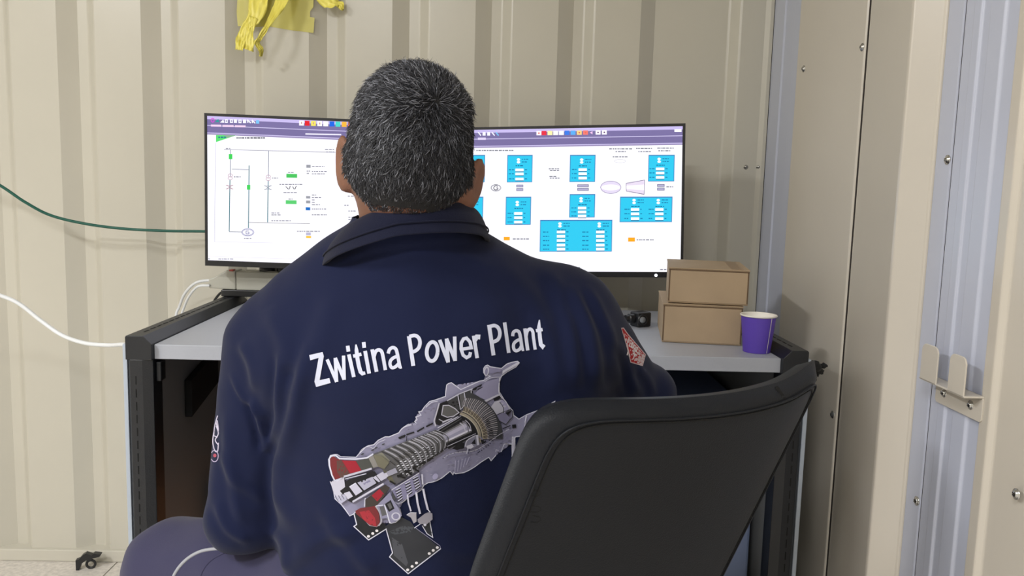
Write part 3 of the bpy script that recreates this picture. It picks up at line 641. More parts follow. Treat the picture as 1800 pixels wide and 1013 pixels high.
pf = [PY(422, -70, YB-.0012), PY(552, -70, YB-.0012), PY(551, 12, YB-.0012), PY(545, 20, YB-.0012), PY(545, 30, YB-.0012), PY(553, 31, YB-.0012), PY(551, 58, YB-.0012), PY(510, 53, YB-.0012), PY(470, 46, YB-.0012), PY(446, 48, YB-.0012), PY(418, 46, YB-.0012), PY(416, 20, YB-.0012)]
o = MB().add(pf, [tuple(range(len(pf)))]).build('taped_film', M_tapeflat, yt); o.modifiers.new('thick', 'SOLIDIFY').thickness = .0003
yt2 = thing('yellow_film_scrap', 'small piece of crumpled yellow film at the top edge, right of the larger scrap', 'tape', PY(585, 5, 2.19))
strip('film', None, [PY(560, -40, 2.188), PY(571, -6, 2.185), PY(585, 5, 2.183), PY(598, 8, 2.18), PY(602, 18, 2.175)], [.06, .045, .036, .022, .004], seed=12, amp=.004, parent=yt2)
# ================================================================== OFFICE CHAIR
A = PY(958, 716, .83); Bt = PY(1478, 656, 1.10); Cb = PY(846, 1013, .915); Db = PY(1292, 1013, 1.10)
ch = thing('office_chair', 'black leatherette office chair with a torn upper corner, turned behind the person', 'chair', (.10, 1.17, 0))
nbk = nz(np.cross(Bt-A, Cb-A)); nbk = nbk if nbk[1] < 0 else -nbk          # outward, towards the room
def bp(s, t):      # s across 0..1, t down 0 top .. 1 ( = photo's lower edge), continues to 1.25
    top = A*(1-s)+Bt*s; bot = Cb*(1-s)+Db*s
    bulge = .034*(1-(2*s-1)**2)-.012*max(0, 2*s-1)**2
    return top*(1-t)+bot*t+nbk*bulge
nu, nt_, TM = 44, 36, 1.30; rc = .10
def outline_s(s, t):
    return s, t
front = []; back = []; V = []; TH = .042
def grid(off, inset):
    g = []
    for j in range(nt_+1):
        row = []
        for i in range(nu+1):
            a, b = 2*i/nu-1, 2*j/nt_-1
            # squircle mapping: rounded corners
            k = 8.0 if a < 0 or b > 0 else 10.0; m_ = max(abs(a), abs(b)); l = (abs(a)**k+abs(b)**k)**(1/k) if m_ > 0 else 1; f = (m_/l) if l > 0 else 1
            a2, b2 = a*f*(1-inset), b*f*(1-inset*.9)
            tt = (b2+1)/2; s = (a2+1)/2
            ed = max(abs(a), abs(b)); rnd_ = TH*.5*(1-math.sqrt(max(0, 1-max(0, (ed-.86)/.14)**2)))
            fx = .020*max(0, 1-tt*1.2)*(1 if s > .72 else 0)*((s-.72)/.28)**2     # right upper corner lifts
            p = bp(s, tt*TM-.0)+np.array([0, 0, fx])
            row.append(p+nbk*(off+(-rnd_ if off >= 0 else rnd_)))
        g.append(row)
    return g
g1 = grid(0.0, 0); g2 = grid(-TH, 0.0)
Vb = [p for r in g1 for p in r]+[p for r in g2 for p in r]; w_ = nu+1; N1 = w_*(nt_+1); Fb = []
for j in range(nt_):
    for i in range(nu):
        a = j*w_+i; Fb.append((a, a+1, a+w_+1, a+w_)); Fb.append((N1+a, N1+a+w_, N1+a+w_+1, N1+a+1))
rim = [i for i in range(w_)]+[j*w_+nu for j in range(1, nt_+1)]+[nt_*w_+i for i in range(nu-1, -1, -1)]+[j*w_ for j in range(nt_-1, 0, -1)]
for k in range(len(rim)):
    a, b = rim[k], rim[(k+1) % len(rim)]; Fb.append((a, N1+a, N1+b, b))
brm = MB().add(Vb, Fb).build('backrest', M_leath, ch, smooth=True)
# seam lines: welt piping around the back shell
def rimcurve(ins, off):
    c = []
    for q in rim:
        j, i = divmod(q, w_); a, b = 2*i/nu-1, 2*j/nt_-1; k = 8.0 if a < 0 or b > 0 else 10.0; m_ = max(abs(a), abs(b)); l = (abs(a)**k+abs(b)**k)**(1/k); f = m_/l
        s, tt = (a*f*(1-ins)+1)/2, (b*f*(1-ins*.8)+1)/2
        fx = .020*max(0, 1-tt*1.2)*(1 if s > .72 else 0)*((s-.72)/.28)**2
        c.append(bp(s, tt*TM)+np.array([0, 0, fx])+nbk*off)
    return c
rcv = rimcurve(.085, .0004); rcv.append(rcv[0])
MB().tube(rcv, .0013, 6, False).build('seam_welt', M_leath, ch, smooth=True)
rcv = rimcurve(.115, .0001); rcv.append(rcv[0])
MB().tube(rcv, .0008, 5, False).build('stitch_line', M_foam, ch, smooth=True)
# torn corner: ragged foam lumps
tf = MB(); rs = np.random.RandomState(4)
osd = nz(Bt-A)
for (j, k_, r, ex) in ((2, .3, .011, .003), (3, .5, .010, .010), (3, .4, .0075, .018), (2, .4, .006, .023), (4, .4, .010, .005), (5, .6, .009, .007), (6, .4, .010, .003), (7, .5, .008, .006), (8, .5, .009, .002), (9, .6, .0065, .004), (11, .5, .006, .002), (12, .5, .007, .001), (14, .4, .0045, .002), (16, .5, .0045, .001), (5, .2, .009, .001), (7, .8, .009, .001)):
    c = np.array(g1[j][nu])*(1-k_)+np.array(g2[j][nu])*k_+osd*(ex+(.004 if j > 4 else 0)); n_ = 7; vs = []; fs = []
    for i in range(n_+1):
        for k in range(10):
            th, ph = math.pi*i/n_, 2*math.pi*k/10; rr_ = r*(1+.35*rs.uniform(-1, 1))*.78; vs.append(c+rr_*np.array([math.sin(th)*math.cos(ph)*1.2, math.sin(th)*math.sin(ph), math.cos(th)*.8]))
    for i in range(n_):
        for k in range(10): fs.append((i*10+k, i*10+(k+1) % 10, (i+1)*10+(k+1) % 10, (i+1)*10+k))
    tf.add(vs, fs)
tfo = tf.build('torn_foam', M_foam, ch, smooth=True); tfo['label'] = 'ragged torn black foam at the upper corner'
# tear cut in the leather and small cracks
def surf(u, v, off=.0006):
    b_ = BV_CH.ray_cast(Vector(CAM), Vector(nz(ray(u, v))))
    if b_[0] is None: b_ = BV_CH.find_nearest(Vector(PY(u, v, 1.05)))
    return np.array(b_[0])+np.array(b_[1])*(off if np.dot(b_[1], ray(u, v)) < 0 else -off)
BV_CH = bvh(np.array(Vb), Fb)
MB().add([surf(1361, 681, .001), surf(1366, 679, .001), surf(1381, 700, .001), surf(1376, 702, .001)], [(0, 1, 2, 3)]).build('leather_tear', M_foam, ch)
for y in (866, 894, 912):
    q = [(936+.3*0, y-6), (948, y-4), (951, y+1), (944, y+6), (932, y+5)]
    cut = MB()
    for a, b in zip(q[:-1], q[1:]):
        cut.add([surf(a[0], a[1]), surf(b[0], b[1]), surf(b[0], b[1]+1.3), surf(a[0], a[1]+1.3)], [(0, 1, 2, 3)])
    cut.build('leather_crack', M_foam, ch)
# mechanism, seat and base
yaw = math.atan2((Bt-A)[1], (Bt-A)[0]); fw = np.array([-math.sin(yaw), math.cos(yaw), 0]); sd = np.array([math.cos(yaw), math.sin(yaw), 0])
sc_ = bp(.5, 1.2)+fw*.27; SX, SY = sc_[0], sc_[1]; SZ = .375
Rm = np.stack([sd, fw, [0, 0, 1]], 1)
fn = lambda P: s_box(P, (SX, SY, SZ-.035), (.245, .24, .04), .035, Rm)+.006*np.exp(-((P[..., 0]-SX)**2+(P[..., 1]-SY)**2)/.02)*(P[..., 2] > SZ-.03)
V_, F_ = nets(fn, (SX-.38, SY-.38, SZ-.1), (SX+.38, SY+.38, SZ+.03), .01); fastmesh('seat', V_, F_, M_leath, ch)
bb_ = bp(.5, TM*.98)-nbk*TH*.5
MB().tube([bb_-nbk*.03+[0, 0, .05], bb_+nbk*.0-[0, 0, .03], np.array([SX, SY, SZ-.09])-fw*.19, np.array([SX, SY, SZ-.09])], [.02, .022, .022, .02], 12).build('back_support', M_plug, ch, smooth=True)
MB().box(SX-.08, SX+.08, SY-.08, SY+.08, SZ-.105, SZ-.076).build('mechanism', M_plug, ch, bevel=.006)
MB().lathe([(.016, .14), (.016, SZ-.105), (0, SZ-.105)], (SX, SY, 0), n=20).build('gas_lift', M_chrome, ch, auto=40)
MB().lathe([(.0, .09), (.034, .09), (.034, .16), (.026, .17), (.0, .17)], (SX, SY, 0), n=24).build('hub', M_plug, ch, auto=40)
for k in range(5):
    q = 2*math.pi*k/5+.35; e = np.array([math.cos(q), math.sin(q), 0]); c0 = np.array([SX, SY, .125])
    MB().tube([c0+e*.02, c0+e*.14+[0, 0, -.012], c0+e*.27+[0, 0, -.045]], [.024, .019, .013], 10).build('base_arm', M_plug, ch, smooth=True)
    wc = c0+e*.272+[0, 0, -.097]; t2 = np.cross(e, [0, 0, 1])
    wh = MB().lathe([(0, -.022), (.024, -.022), (.028, -.018), (.028, -.006), (.012, -.004), (.012, .004), (.028, .006), (.028, .018), (.024, .022), (0, .022)], wc, t2, 20)
    wh.tube([wc+[0, 0, .02], wc+[0, 0, .052]], .008, 10); wh.build('castor', M_plug, ch, auto=40)
# ================================================================== PERSON
person = thing('person', 'person in a navy polo shirt with white lettering, seated facing the monitors', 'person', (-.12, 1.12, 0))
def rotm(rx, ry, rz):
    return np.array((Matrix.Rotation(math.radians(rz), 3, 'Z')@Matrix.Rotation(math.radians(ry), 3, 'Y')@Matrix.Rotation(math.radians(rx), 3, 'X')))
HC = PY(727, 236, 1.055); RH = rotm(-6, 5, 2)                  # head frame: x right, y face, z up
def HL(x, y, z): return HC+RH@np.array([x, y, z])
SHL, SHR = PY(480, 606, 1.13), PY(1000, 562, 1.165)
ELL, ELR = PY(433, 905, 1.13), PY(1122, 712, 1.28)
WRL, HNL = np.array([-.235, 1.35, .60]), np.array([-.20, 1.43, .60])
WRR, HNR = np.array([.115, 1.545, .790]), np.array([.085, 1.625, .778])
NB = PY(722, 425, 1.10)
def fingers(wr, hn, side, up, curl):
    """list of (a, b, ra, rb) capsules: palm and five jointed fingers; side = direction of the thumb"""
    d = nz(hn-wr); up = nz(np.array(up)-d*np.dot(up, d)); s = nz(np.cross(d, up)); s = s if np.dot(s, side) > 0 else -s
    L = []; k0 = hn+d*.02
    for i, (o, ln, r) in enumerate(((.030, .074, .0088), (.010, .082, .009), (-.011, .076, .0086), (-.030, .060, .0078))):
        a = hn+s*o; L.append((wr+s*o*.5, a, .016, .0125)); p = a; ang = 0
        for q, f in enumerate((.45, .31, .24)):
            ang += math.radians(curl[q]); dd = d*math.cos(ang)-up*math.sin(ang); b = p+dd*ln*f; L.append((p, b, r*(1-.08*q), r*(.94-.08*q))); p = b
    a = wr+s*.022+d*.018; b = a+s*.026+d*.03-up*.006; c = b+s*.010+d*.030-up*.006; e = c+s*.001+d*.024-up*.004
    L += [(wr+d*.01, a, .018, .016), (a, b, .015, .0115), (b, c, .0112, .010), (c, e, .010, .0085)]
    return L
HANDS = fingers(WRL, HNL, (1, 0, 0), (0, 0, 1), (28, 30, 22))+fingers(WRR, HNR, (-1, 0, 0), (0, 0, 1), (14, 16, 10))
def f_body(P):
    q = (P-HC)@RH
    f = s_ell(q, (0, -.002, -.003), (.0745, .093, .084))
    f = smin(f, s_ell(q, (0, -.018, -.040), (.070, .072, .068)), .02)
    f = smin(f, s_ell(q, (0, .034, -.062), (.060, .056, .066)), .025)
    f = smin(f, s_ell(q, (0, .076, -.103), (.024, .020, .018)), .02)
    f = smin(f, s_cap(q, (0, .084, .004), (0, .108, -.036), .008, .0125), .012)
    f = smin(f, s_cap(q, (-.034, .083, .022), (.034, .083, .022), .010, .010), .014)
    f = smax(f, -np.minimum(s_ell(q, (-.032, .098, .004), (.017, .014, .011)), s_ell(q, (.032, .098, .004), (.017, .014, .011))), .008)
    f = smin(f, s_ell(q, (0, .090, -.066), (.024, .010, .0045)), .004); f = smin(f, s_ell(q, (0, .089, -.076), (.021, .010, .0055)), .004)
    for sg in (-1, 1):
        Re = rotm(0, sg*9, 0)@rotm(0, 0, sg*-28)
        c = np.array([sg*.0825, -.006, -.051+(.004 if sg < 0 else -.004)])
        e = s_ell(q, c, (.0075, .021, .035), Re)
        e = smax(e, -s_ell(q, c+Re@np.array([sg*.008, .002, .004]), (.006, .012, .022), Re), .004)
        e = smin(e, s_ell(q, (sg*.076, .004, -.058), (.010, .014, .022)), .010)
        f = smin(f, e, .007)
    f = smin(f, s_cap(P, HL(0, -.012, -.055), NB+[0, .018, -.07], .061, .066), .025)
    f = smin(f, s_cap(P, NB+[0, .03, -.15], NB+[0, .03, -.30], .09, .10), .03)
    g = s_cap(P, SHL, ELL, .042, .034); g = smin(g, s_cap(P, SHR, ELR, .042, .034), .01)
    g = smin(g, s_cap(P, NB+[0, .02, -.11], SHL, .055, .04), .03); g = smin(g, s_cap(P, NB+[0, .02, -.11], SHR, .055, .04), .03)
    f = smin(f, g, .03)
    f = smin(f, s_cap(P, ELL, WRL, .041, .026), .015); f = smin(f, s_cap(P, ELR, WRR, .041, .026), .015)
    h = None
    for (a, b, ra, rb) in HANDS:
        c = s_cap(P, a, b, ra, rb); h = c if h is None else smin(h, c, .003)
    return smin(f, h, .012)
Vs, Fs = nets(f_body, (-.46, .92, .50), (.34, 1.78, 1.26), .004)
Vs = relax(Vs, Fs, 1, .4); body = fastmesh('body', Vs, Fs, M_skin, person); body['label'] = 'bare ears, neck and forearms'
BVB = bvh(Vs, Fs)
for sg in (-1, 1):
    c = HL(sg*.032, .078, .004); MB().lathe([(.012*math.sin(t), -.012*math.cos(t)) for t in np.linspace(.01, math.pi-.01, 12)], c, RH[:, 1], 20).build('eye', mat('eye_white', (228, 224, 218), .2), person, smooth=True)
    MB().lathe([(.0055, .0108), (.0054, .0114), (.003, .0122), (0, .0124)], c, RH[:, 1], 18).build('iris', mat('dark_iris', (50, 32, 22), .15), person, smooth=True)
    MB().tube(cr([HL(sg*.012, .0955, .020), HL(sg*.028, .097, .026), HL(sg*.048, .086, .021)], 5), .0035, 8).build('eyebrow', M_scalp, person, smooth=True)
# ------------------------------------------------------------------ hair: a dark base shell and single strands growing from the crown whorl
def hairmask(q):          # head-local coordinates, True where hair grows
    x, y, z = q[:, 0], q[:, 1], q[:, 2]
    low = np.where(y < -.02, -.108+.010*(np.abs(x)/.06)**2*.4, np.where(y < .012, -.030+(-.02-y)*-0.2, np.where(y < .045, -.045+(y-.012)*1.3, .050)))
    sideb = (y < .035) & (y > -.03) & (z > -.035)
    back = (y <= -.02) & (z > -.104-.02*(y+.02)) & (np.abs(x) < .079)
    back = back & (z > -.104+np.clip(np.abs(x)-.038, 0, 1)*1.15)
    top = (y > -.03) & (z > np.interp(y, [-.03, .035, .06, .08, .10], [-.02, -.01, .040, .062, .08]))
    return back | top | (sideb & (np.abs(x) > .05))
ce = Vs[Fs].mean(1); qc = (ce-HC)@RH; isear = (np.abs(qc[:, 0]) > .0795) & (qc[:, 2] < -.002) & (qc[:, 2] > -.095) & (qc[:, 1] > -.035)
keep = hairmask(qc) & ~isear & (qc[:, 2] > -.115) & (np.linalg.norm(qc, axis=1) < .17)
Fk = Fs[keep]; fnrm = np.cross(Vs[Fk[:, 2]]-Vs[Fk[:, 0]], Vs[Fk[:, 3]]-Vs[Fk[:, 1]]); ar = np.linalg.norm(fnrm, axis=1)/2; fnrm /= (2*ar)[:, None]
VN = vnormals(Vs, Fs); Fc_ = Fk[(qc[keep][:, 2] > -.097+np.clip(np.abs(qc[keep][:, 0])-.035, 0, 1)*.9)]; uq, inv = np.unique(Fc_, return_inverse=True); capV = Vs[uq]+VN[uq]*.0022; capF = inv.reshape(Fc_.shape)
hair_o = fastmesh('hair', capV, capF, M_scalp, person); hair_o['label'] = 'short dark hair streaked with grey'
NS = 30000; pick = NR.choice(len(Fk), NS, p=ar/ar.sum()); a, b = NR.rand(2, NS, 1)
qp = qc[keep][pick]; pick = pick[~((np.abs(qp[:, 0]) > .060) & (qp[:, 1] > -.022) & (qp[:, 2] < .035) & (qp[:, 2] > -.06))]; NS = len(pick); a, b = a[:NS], b[:NS]
R0 = Vs[Fk[pick, 0]]*(1-a)*(1-b)+Vs[Fk[pick, 1]]*a*(1-b)+Vs[Fk[pick, 2]]*a*b+Vs[Fk[pick, 3]]*(1-a)*b
N0 = fnrm[pick]; hit = BVB.ray_cast(Vector(CAM), Vector(nz(ray(768, 178)))); WH = np.array(hit[0])
dv = R0-WH; dist = np.linalg.norm(dv, axis=1)[:, None]; T0 = dv-N0*(dv*N0).sum(1)[:, None]; T0 /= np.maximum(np.linalg.norm(T0, axis=1), 1e-6)[:, None]
sw = np.cross(N0, T0); T0 = T0+sw*(.75*np.exp(-dist/.03))
dn = np.array([0, 0, -1.])-N0*(N0@np.array([0, 0, -1.]))[:, None]; qz = ((R0-HC)@RH); T0 = T0+dn*np.clip((.03-qz[:, 2:3])/.08, 0, 1)*1.2
# clumping noise that varies smoothly over the head
def sn(P, fr, sd): rs_ = np.random.RandomState(sd); k = rs_.normal(size=(6, 3))*fr; ph = rs_.rand(6)*6.28; return np.sin(P@k.T+ph).sum(1)/2.4
T0 = T0+sw*(sn(R0, 90, 1)*.55+sn(R0, 240, 2)*.35)[:, None]+NR.normal(0, .22, (NS, 3)); T0 /= np.linalg.norm(T0, axis=1)[:, None]
ln = (.0105+.006*NR.rand(NS))[:, None]; fade = np.clip((qz[:, 2:3]+.108)/.045, .22, 1); ln = ln*fade; topz = np.clip(qz[:, 2:3]/.09, 0, 1); ln *= 1+.25*topz
lift = (.30+.18*NR.rand(NS)[:, None]+.30*topz+.1*np.exp(-dist/.025))*np.clip(fade, .35, 1); sidem = ((np.abs(qz[:, 0:1]) > .055) & (qz[:, 1:2] > -.04) & (qz[:, 2:3] < .03)); lift = np.where(sidem, lift*.25, lift); ln = np.where(sidem, ln*.6, ln); cur = NR.normal(0, .6, (NS, 1))
rad = (.00036+.00018*NR.rand(NS))[:, None]; P = [R0+N0*.0010]
d0 = T0*(1-lift*.3)+N0*lift*1.5; d0 /= np.linalg.norm(d0, axis=1)[:, None]; d1 = T0+N0*lift*.55+sw*cur*.6; d1 /= np.linalg.norm(d1, axis=1)[:, None]; d2 = T0-N0*.08+sw*cur*1.4+N0*lift*.2; d2 /= np.linalg.norm(d2, axis=1)[:, None]
P.append(P[0]+d0*ln*.32); P.append(P[1]+d1*ln*.36); P.append(P[2]+d2*ln*.32)
SV = []
for k, (p, rr_) in enumerate(zip(P, (1, .95, .75, .12))):
    for j in range(3):
        q = 2*math.pi*j/3; SV.append(p+rad*rr_*(math.cos(q)*sw+math.sin(q)*N0))
SV = np.stack(SV, 1).reshape(-1, 3); base = (np.arange(NS)*12)[:, None]; Q = []
for k in range(3):
    for j in range(3): j2 = (j+1) % 3; Q.append(base+np.array([[k*3+j, k*3+j2, k*3+3+j2, k*3+3+j]]))
SF = np.stack(Q, 1).reshape(-1, 4)
so = fastmesh('strands', SV, SF, M_hair, hair_o)
gr = NR.rand(NS); zz = qz[:, 2]; grey = gr < .20+.10*np.clip(zz/.08, -1, 1); cc = np.where(grey[:, None], np.array([[.25, .26, .30]])*(.5+.9*NR.rand(NS, 1)), np.array([[.020, .021, .027]])*(.6+1.1*NR.rand(NS, 1)))
ca = so.data.color_attributes.new('col', 'FLOAT_COLOR', 'POINT'); ca.data.foreach_set('color', np.concatenate([np.repeat(cc, 12, 0), np.ones((NS*12, 1))], 1).astype(np.float32).ravel())
# ------------------------------------------------------------------ shirt
def f_shirt(P):
    S = (1, 1.32, 1)
    t = s_cap(P, (-.115, 1.13, .50), (-.118, 1.125, .80), .178, .182, S)/1.15
    t = smin(t, s_ell(P, PY(705, 610, 1.115), (.20, .125, .155)), .05)
    y = s_cap(P, SHL+[.03, .0, .0], NB+[-.045, .03, -.060], .064, .068); y = smin(y, s_cap(P, SHR+[-.03, 0, 0], NB+[.04, .03, -.050], .070, .070), .02)
    t = smin(t, y, .06)
    t = smin(t, s_ell(P, NB+[0, .02, -.045], (.115, .085, .055)), .035); t = smin(t, s_cap(P, NB+[-.004, .018, -.08], NB+[.002, -.020, .017], .092, .077), .03)
    s1 = s_cap(P, SHL, ELL+[.0, 0, .005], .067, .054); s1 = smin(s1, s_ell(P, ELL+[-.004, .01, -.012], (.056, .058, .045)), .02)
    s2 = s_cap(P, SHR, ELR, .070, .056); s2 = smin(s2, s_ell(P, PY(1136, 684, 1.275), (.046, .055, .040)), .02)
    t = smin(t, s_cap(P, PY(955, 640, 1.12), PY(945, 800, 1.12), .085, .080), .04); s2 = smin(s2, s_cap(P, PY(1000, 620, 1.14), PY(1010, 730, 1.17), .055, .05), .03)
    f = smin(t, s1, .022); f = smin(f, s2, .045)
    return f
Vt, Ft = nets(f_shirt, (-.48, .88, .40), (.36, 1.42, 1.02), .0042)
Vt = relax(Vt, Ft, 3, .5); Nt = vnormals(Vt, Ft); UV = projn(Vt); fac = ((Vt-CAM)*Nt).sum(1) < 0
def fold(poly, amp, wd, asym=0.):
    P2 = np.array(cr(poly, 8)); best = np.full(len(UV), 1e9); sgn = np.zeros(len(UV)); tt = np.zeros(len(UV))
    for i in range(len(P2)-1):
        a, b = P2[i][:2], P2[i+1][:2]; d = b-a; L = max(d.dot(d), 1e-6); t = np.clip(((UV-a)@d)/L, 0, 1); r = UV-a-t[:, None]*d; D_ = np.linalg.norm(r, axis=1)
        k = D_ < best; best[k] = D_[k]; sgn[k] = np.sign(d[0]*r[k, 1]-d[1]*r[k, 0]); tt[k] = (i+t[k])/(len(P2)-1)
    sd = best*sgn; env = np.clip(np.minimum(tt, 1-tt)*5, 0, 1); return amp*env*(np.exp(-(sd/wd)**2)-asym*np.exp(-((sd-wd*1.5)/wd)**2))*fac
disp = np.zeros(len(Vt))
for poly, am, wd, asy in (
    ([(440, 700), (452, 728), (462, 760), (466, 796)], .0075, 7, .9), ([(492, 620), (487, 700), (486, 750), (468, 795)], .0065, 8, .8),
    ([(545, 600), (530, 660), (515, 735), (494, 830), (497, 880), (520, 935)], .009, 14, .4), ([(402, 655), (425, 700), (452, 722), (470, 735)], .003, 5, .5),
    ([(398, 720), (402, 800), (412, 870), (425, 930)], .004, 12, .6), ([(470, 540), (500, 600), (505, 660)], .005, 18, .3), ([(385, 790), (420, 850), (470, 880)], .003, 10, .5),
    ([(590, 520), (560, 600), (535, 690)], .004, 22, .4), ([(1000, 500), (1035, 580), (1050, 690)], .006, 12, .7), ([(1030, 500), (1072, 590), (1085, 690)], .005, 9, .7),
    ([(960, 470), (1000, 560), (1020, 680)], .005, 14, .5), ([(1085, 600), (1105, 650), (1118, 700)], .004, 8, .8), ([(1120, 645), (1140, 670), (1150, 700)], .0035, 7, .7),
    ([(870, 460), (930, 520), (975, 620), (985, 690)], .004, 20, .4), ([(500, 1005), (560, 950), (640, 930)], .005, 16, .5), ([(560, 890), (620, 960), (660, 1010)], .004, 16, .5),
    ([(575, 470), (650, 440), (740, 425), (840, 420)], .0022, 5, .6), ([(700, 920), (760, 960), (860, 980)], .003, 16, .4), ([(480, 930), (500, 960), (505, 1010)], .005, 9, .4),
    ([(420, 600), (440, 640), (450, 690)], .004, 10, .5), ([(380, 880), (400, 930), (440, 955)], .004, 9, .5), ([(620, 470), (700, 450), (800, 450), (880, 480)], .002, 10, .4)): disp += fold(poly, am, wd, asy)
disp += .0011*sn(Vt*np.array([1, 1, .55]), 34, 3)+.0005*sn(Vt, 90, 4)
Vt = Vt+Nt*disp[:, None]; Vt = relax(Vt, Ft, 1, .3); Nt = vnormals(Vt, Ft)
shirt = fastmesh('shirt', Vt, Ft, M_shirt, person); shirt['label'] = 'navy short sleeved polo shirt'
BVS = bvh(Vt, Ft)
# sleeve hems
def ringon(c, ax, r, n=40, bv=None, off=.001):
    ax = nz(ax); a = nz(np.cross(ax, [0, 0, 1] if abs(ax[2]) < .9 else [1, 0, 0])); b = np.cross(ax, a); o = []
    for k in range(n):
        q = 2*math.pi*k/n; d = a*math.cos(q)+b*math.sin(q); h = (bv or BVS).ray_cast(Vector(c+d*.2), Vector(-d)); p = np.array(h[0]) if h[0] is not None else c+d*r; o.append(p+d*off)
    return o
# collar: a folded rib-knit band round the neck
def collar_ring(dx, dz, rx, ry, n=56, wav=0):
    o = []
    for k in range(n):
        q = 2*math.pi*k/n; x, y = math.sin(q), -math.cos(q)       # q=0 is the nape
        p = NB+np.array([dx+rx*x, -.014+ry*y+(.0 if y < 0 else .01), dz+.022])
        p[2] += .21*(rx*x)+(-.055*(.5+.5*y)**1.2 if True else 0)-.010*abs(x)
        o.append(p)
    return o
rings = [collar_ring(.003, .020, .080, .081), collar_ring(.002, .032, .084, .085), collar_ring(.001, .035, .088, .089), collar_ring(-.001, .029, .095, .095), collar_ring(-.004, .014, .105, .104), collar_ring(-.004, -.001, .109, .110), collar_ring(-.004, -.006, .111, .113), collar_ring(-.004, -.008, .109, .111), collar_ring(-.003, -.004, .102, .102)]
n_ = 56; CV = [p for r in rings for p in r]; CF = [(i*n_+k, i*n_+(k+1) % n_, (i+1)*n_+(k+1) % n_, (i+1)*n_+k) for i in range(len(rings)-1) for k in range(n_)]
col_o = MB().add(CV, CF).build('collar', M_collar, shirt, smooth=True, sub=2); col_o.modifiers.new('t', 'SOLIDIFY').thickness = .0012
for (tz, tr_) in ((-.001, .0045), (.0045, .0012)):
    rg_ = collar_ring(-.004, .003+tz, .1085-tr_*.5, .1095-tr_*.5); MB().tube(rg_+[rg_[0]], .0011, 6, False).build('collar_stripe', M_collar, shirt, smooth=True)
# ------------------------------------------------------------------ print on the back of the shirt (ink laid on the cloth)
class Ink:
    def __init__(s, bv, name): s.bv = bv; s.mb = bmesh.new(); s.k = 0; s.cl = s.mb.loops.layers.float_color.new('col'); s.name = name; s.miss = 0
    def poly(s, pts, col, z=None, maxe=7.):
        s.k += 1; bm = bmesh.new()
        try:
            vs = [bm.verts.new((float(p[0]), float(p[1]), 0)) for p in pts]; bm.faces.new(vs)
        except Exception: bm.free(); return
        bmesh.ops.triangulate(bm, faces=bm.faces[:])
        for _ in range(5):
            es = [e for e in bm.edges if e.calc_length() > maxe]
            if not es: break
            bmesh.ops.subdivide_edges(bm, edges=es, cuts=1); bmesh.ops.triangulate(bm, faces=[f for f in bm.faces if len(f.verts) > 3])
        off = .0007+.000007*s.k if z is None else z; mp = {}
        for v in bm.verts:
            h = s.bv.ray_cast(Vector(CAM), Vector(nz(ray(v.co.x, v.co.y))))
            if h[0] is None: mp[v] = None; continue
            n = np.array(h[1]); n = n if n.dot(ray(v.co.x, v.co.y)) < 0 else -n; mp[v] = s.mb.verts.new(Vector(np.array(h[0])+n*off*.4-nz(ray(v.co.x, v.co.y))*off))
        c = lin(col)
        for f in bm.faces:
            q = [mp[v] for v in f.verts]
            if any(x is None for x in q): continue
            nf = s.mb.faces.new(q); nf.smooth = True
            for l in nf.loops: l[s.cl] = c
        bm.free()
    def stroke(s, pts, w, col, smooth=False, taper=False):
        P = [np.array(p, float) for p in (cr(pts, 5) if smooth else pts)]; L = []; Rr = []
        ws = w if hasattr(w, '__len__') else [w]*len(P)
        for i, p in enumerate(P):
            t0 = nz(P[i]-P[i-1]) if i else nz(P[1]-P[0]); t1 = nz(P[i+1]-P[i]) if i < len(P)-1 else t0
            n0 = np.array([-t0[1], t0[0]]); n1 = np.array([-t1[1], t1[0]]); m = n0+n1; m = m/max(m.dot(m), .35)*2 if np.linalg.norm(m) > 1e-6 else n0; m = m/1.0
            m = m*(ws[i]/2); L.append(p+m); Rr.append(p-m)
        s.k += 1; kk = s.k
        for i in range(len(P)-1): s.k = kk-1; s.poly([L[i], L[i+1], Rr[i+1], Rr[i]], col)
    def ell(s, cx, cy, rx, ry, col, n=18, rot=0):
        c, q = math.cos(math.radians(rot)), math.sin(math.radians(rot)); s.poly([(cx+rx*math.cos(a)*c-ry*math.sin(a)*q, cy+rx*math.cos(a)*q+ry*math.sin(a)*c) for a in np.linspace(0, 2*math.pi, n, False)], col)
    def build(s, parent, mt=None):
        me = bpy.data.meshes.new(s.name); s.mb.to_mesh(me); s.mb.free(); o = bpy.data.objects.new(s.name, me); COL.objects.link(o); me.materials.append(mt or M_print); setpar(o, parent); return o
def TR_(ox, oy, sc): return lambda *p: [(ox+x/sc, oy+y/sc) for x, y in p]
INKW = (208, 213, 234)
lt = Ink(BVS, 'lettering')
A1 = TR_(540, 600, 8.18); A2 = TR_(740, 550, 7.5)
def st(T, pts, w, sm=False): lt.stroke(T(*pts), w*.9, INKW, sm)
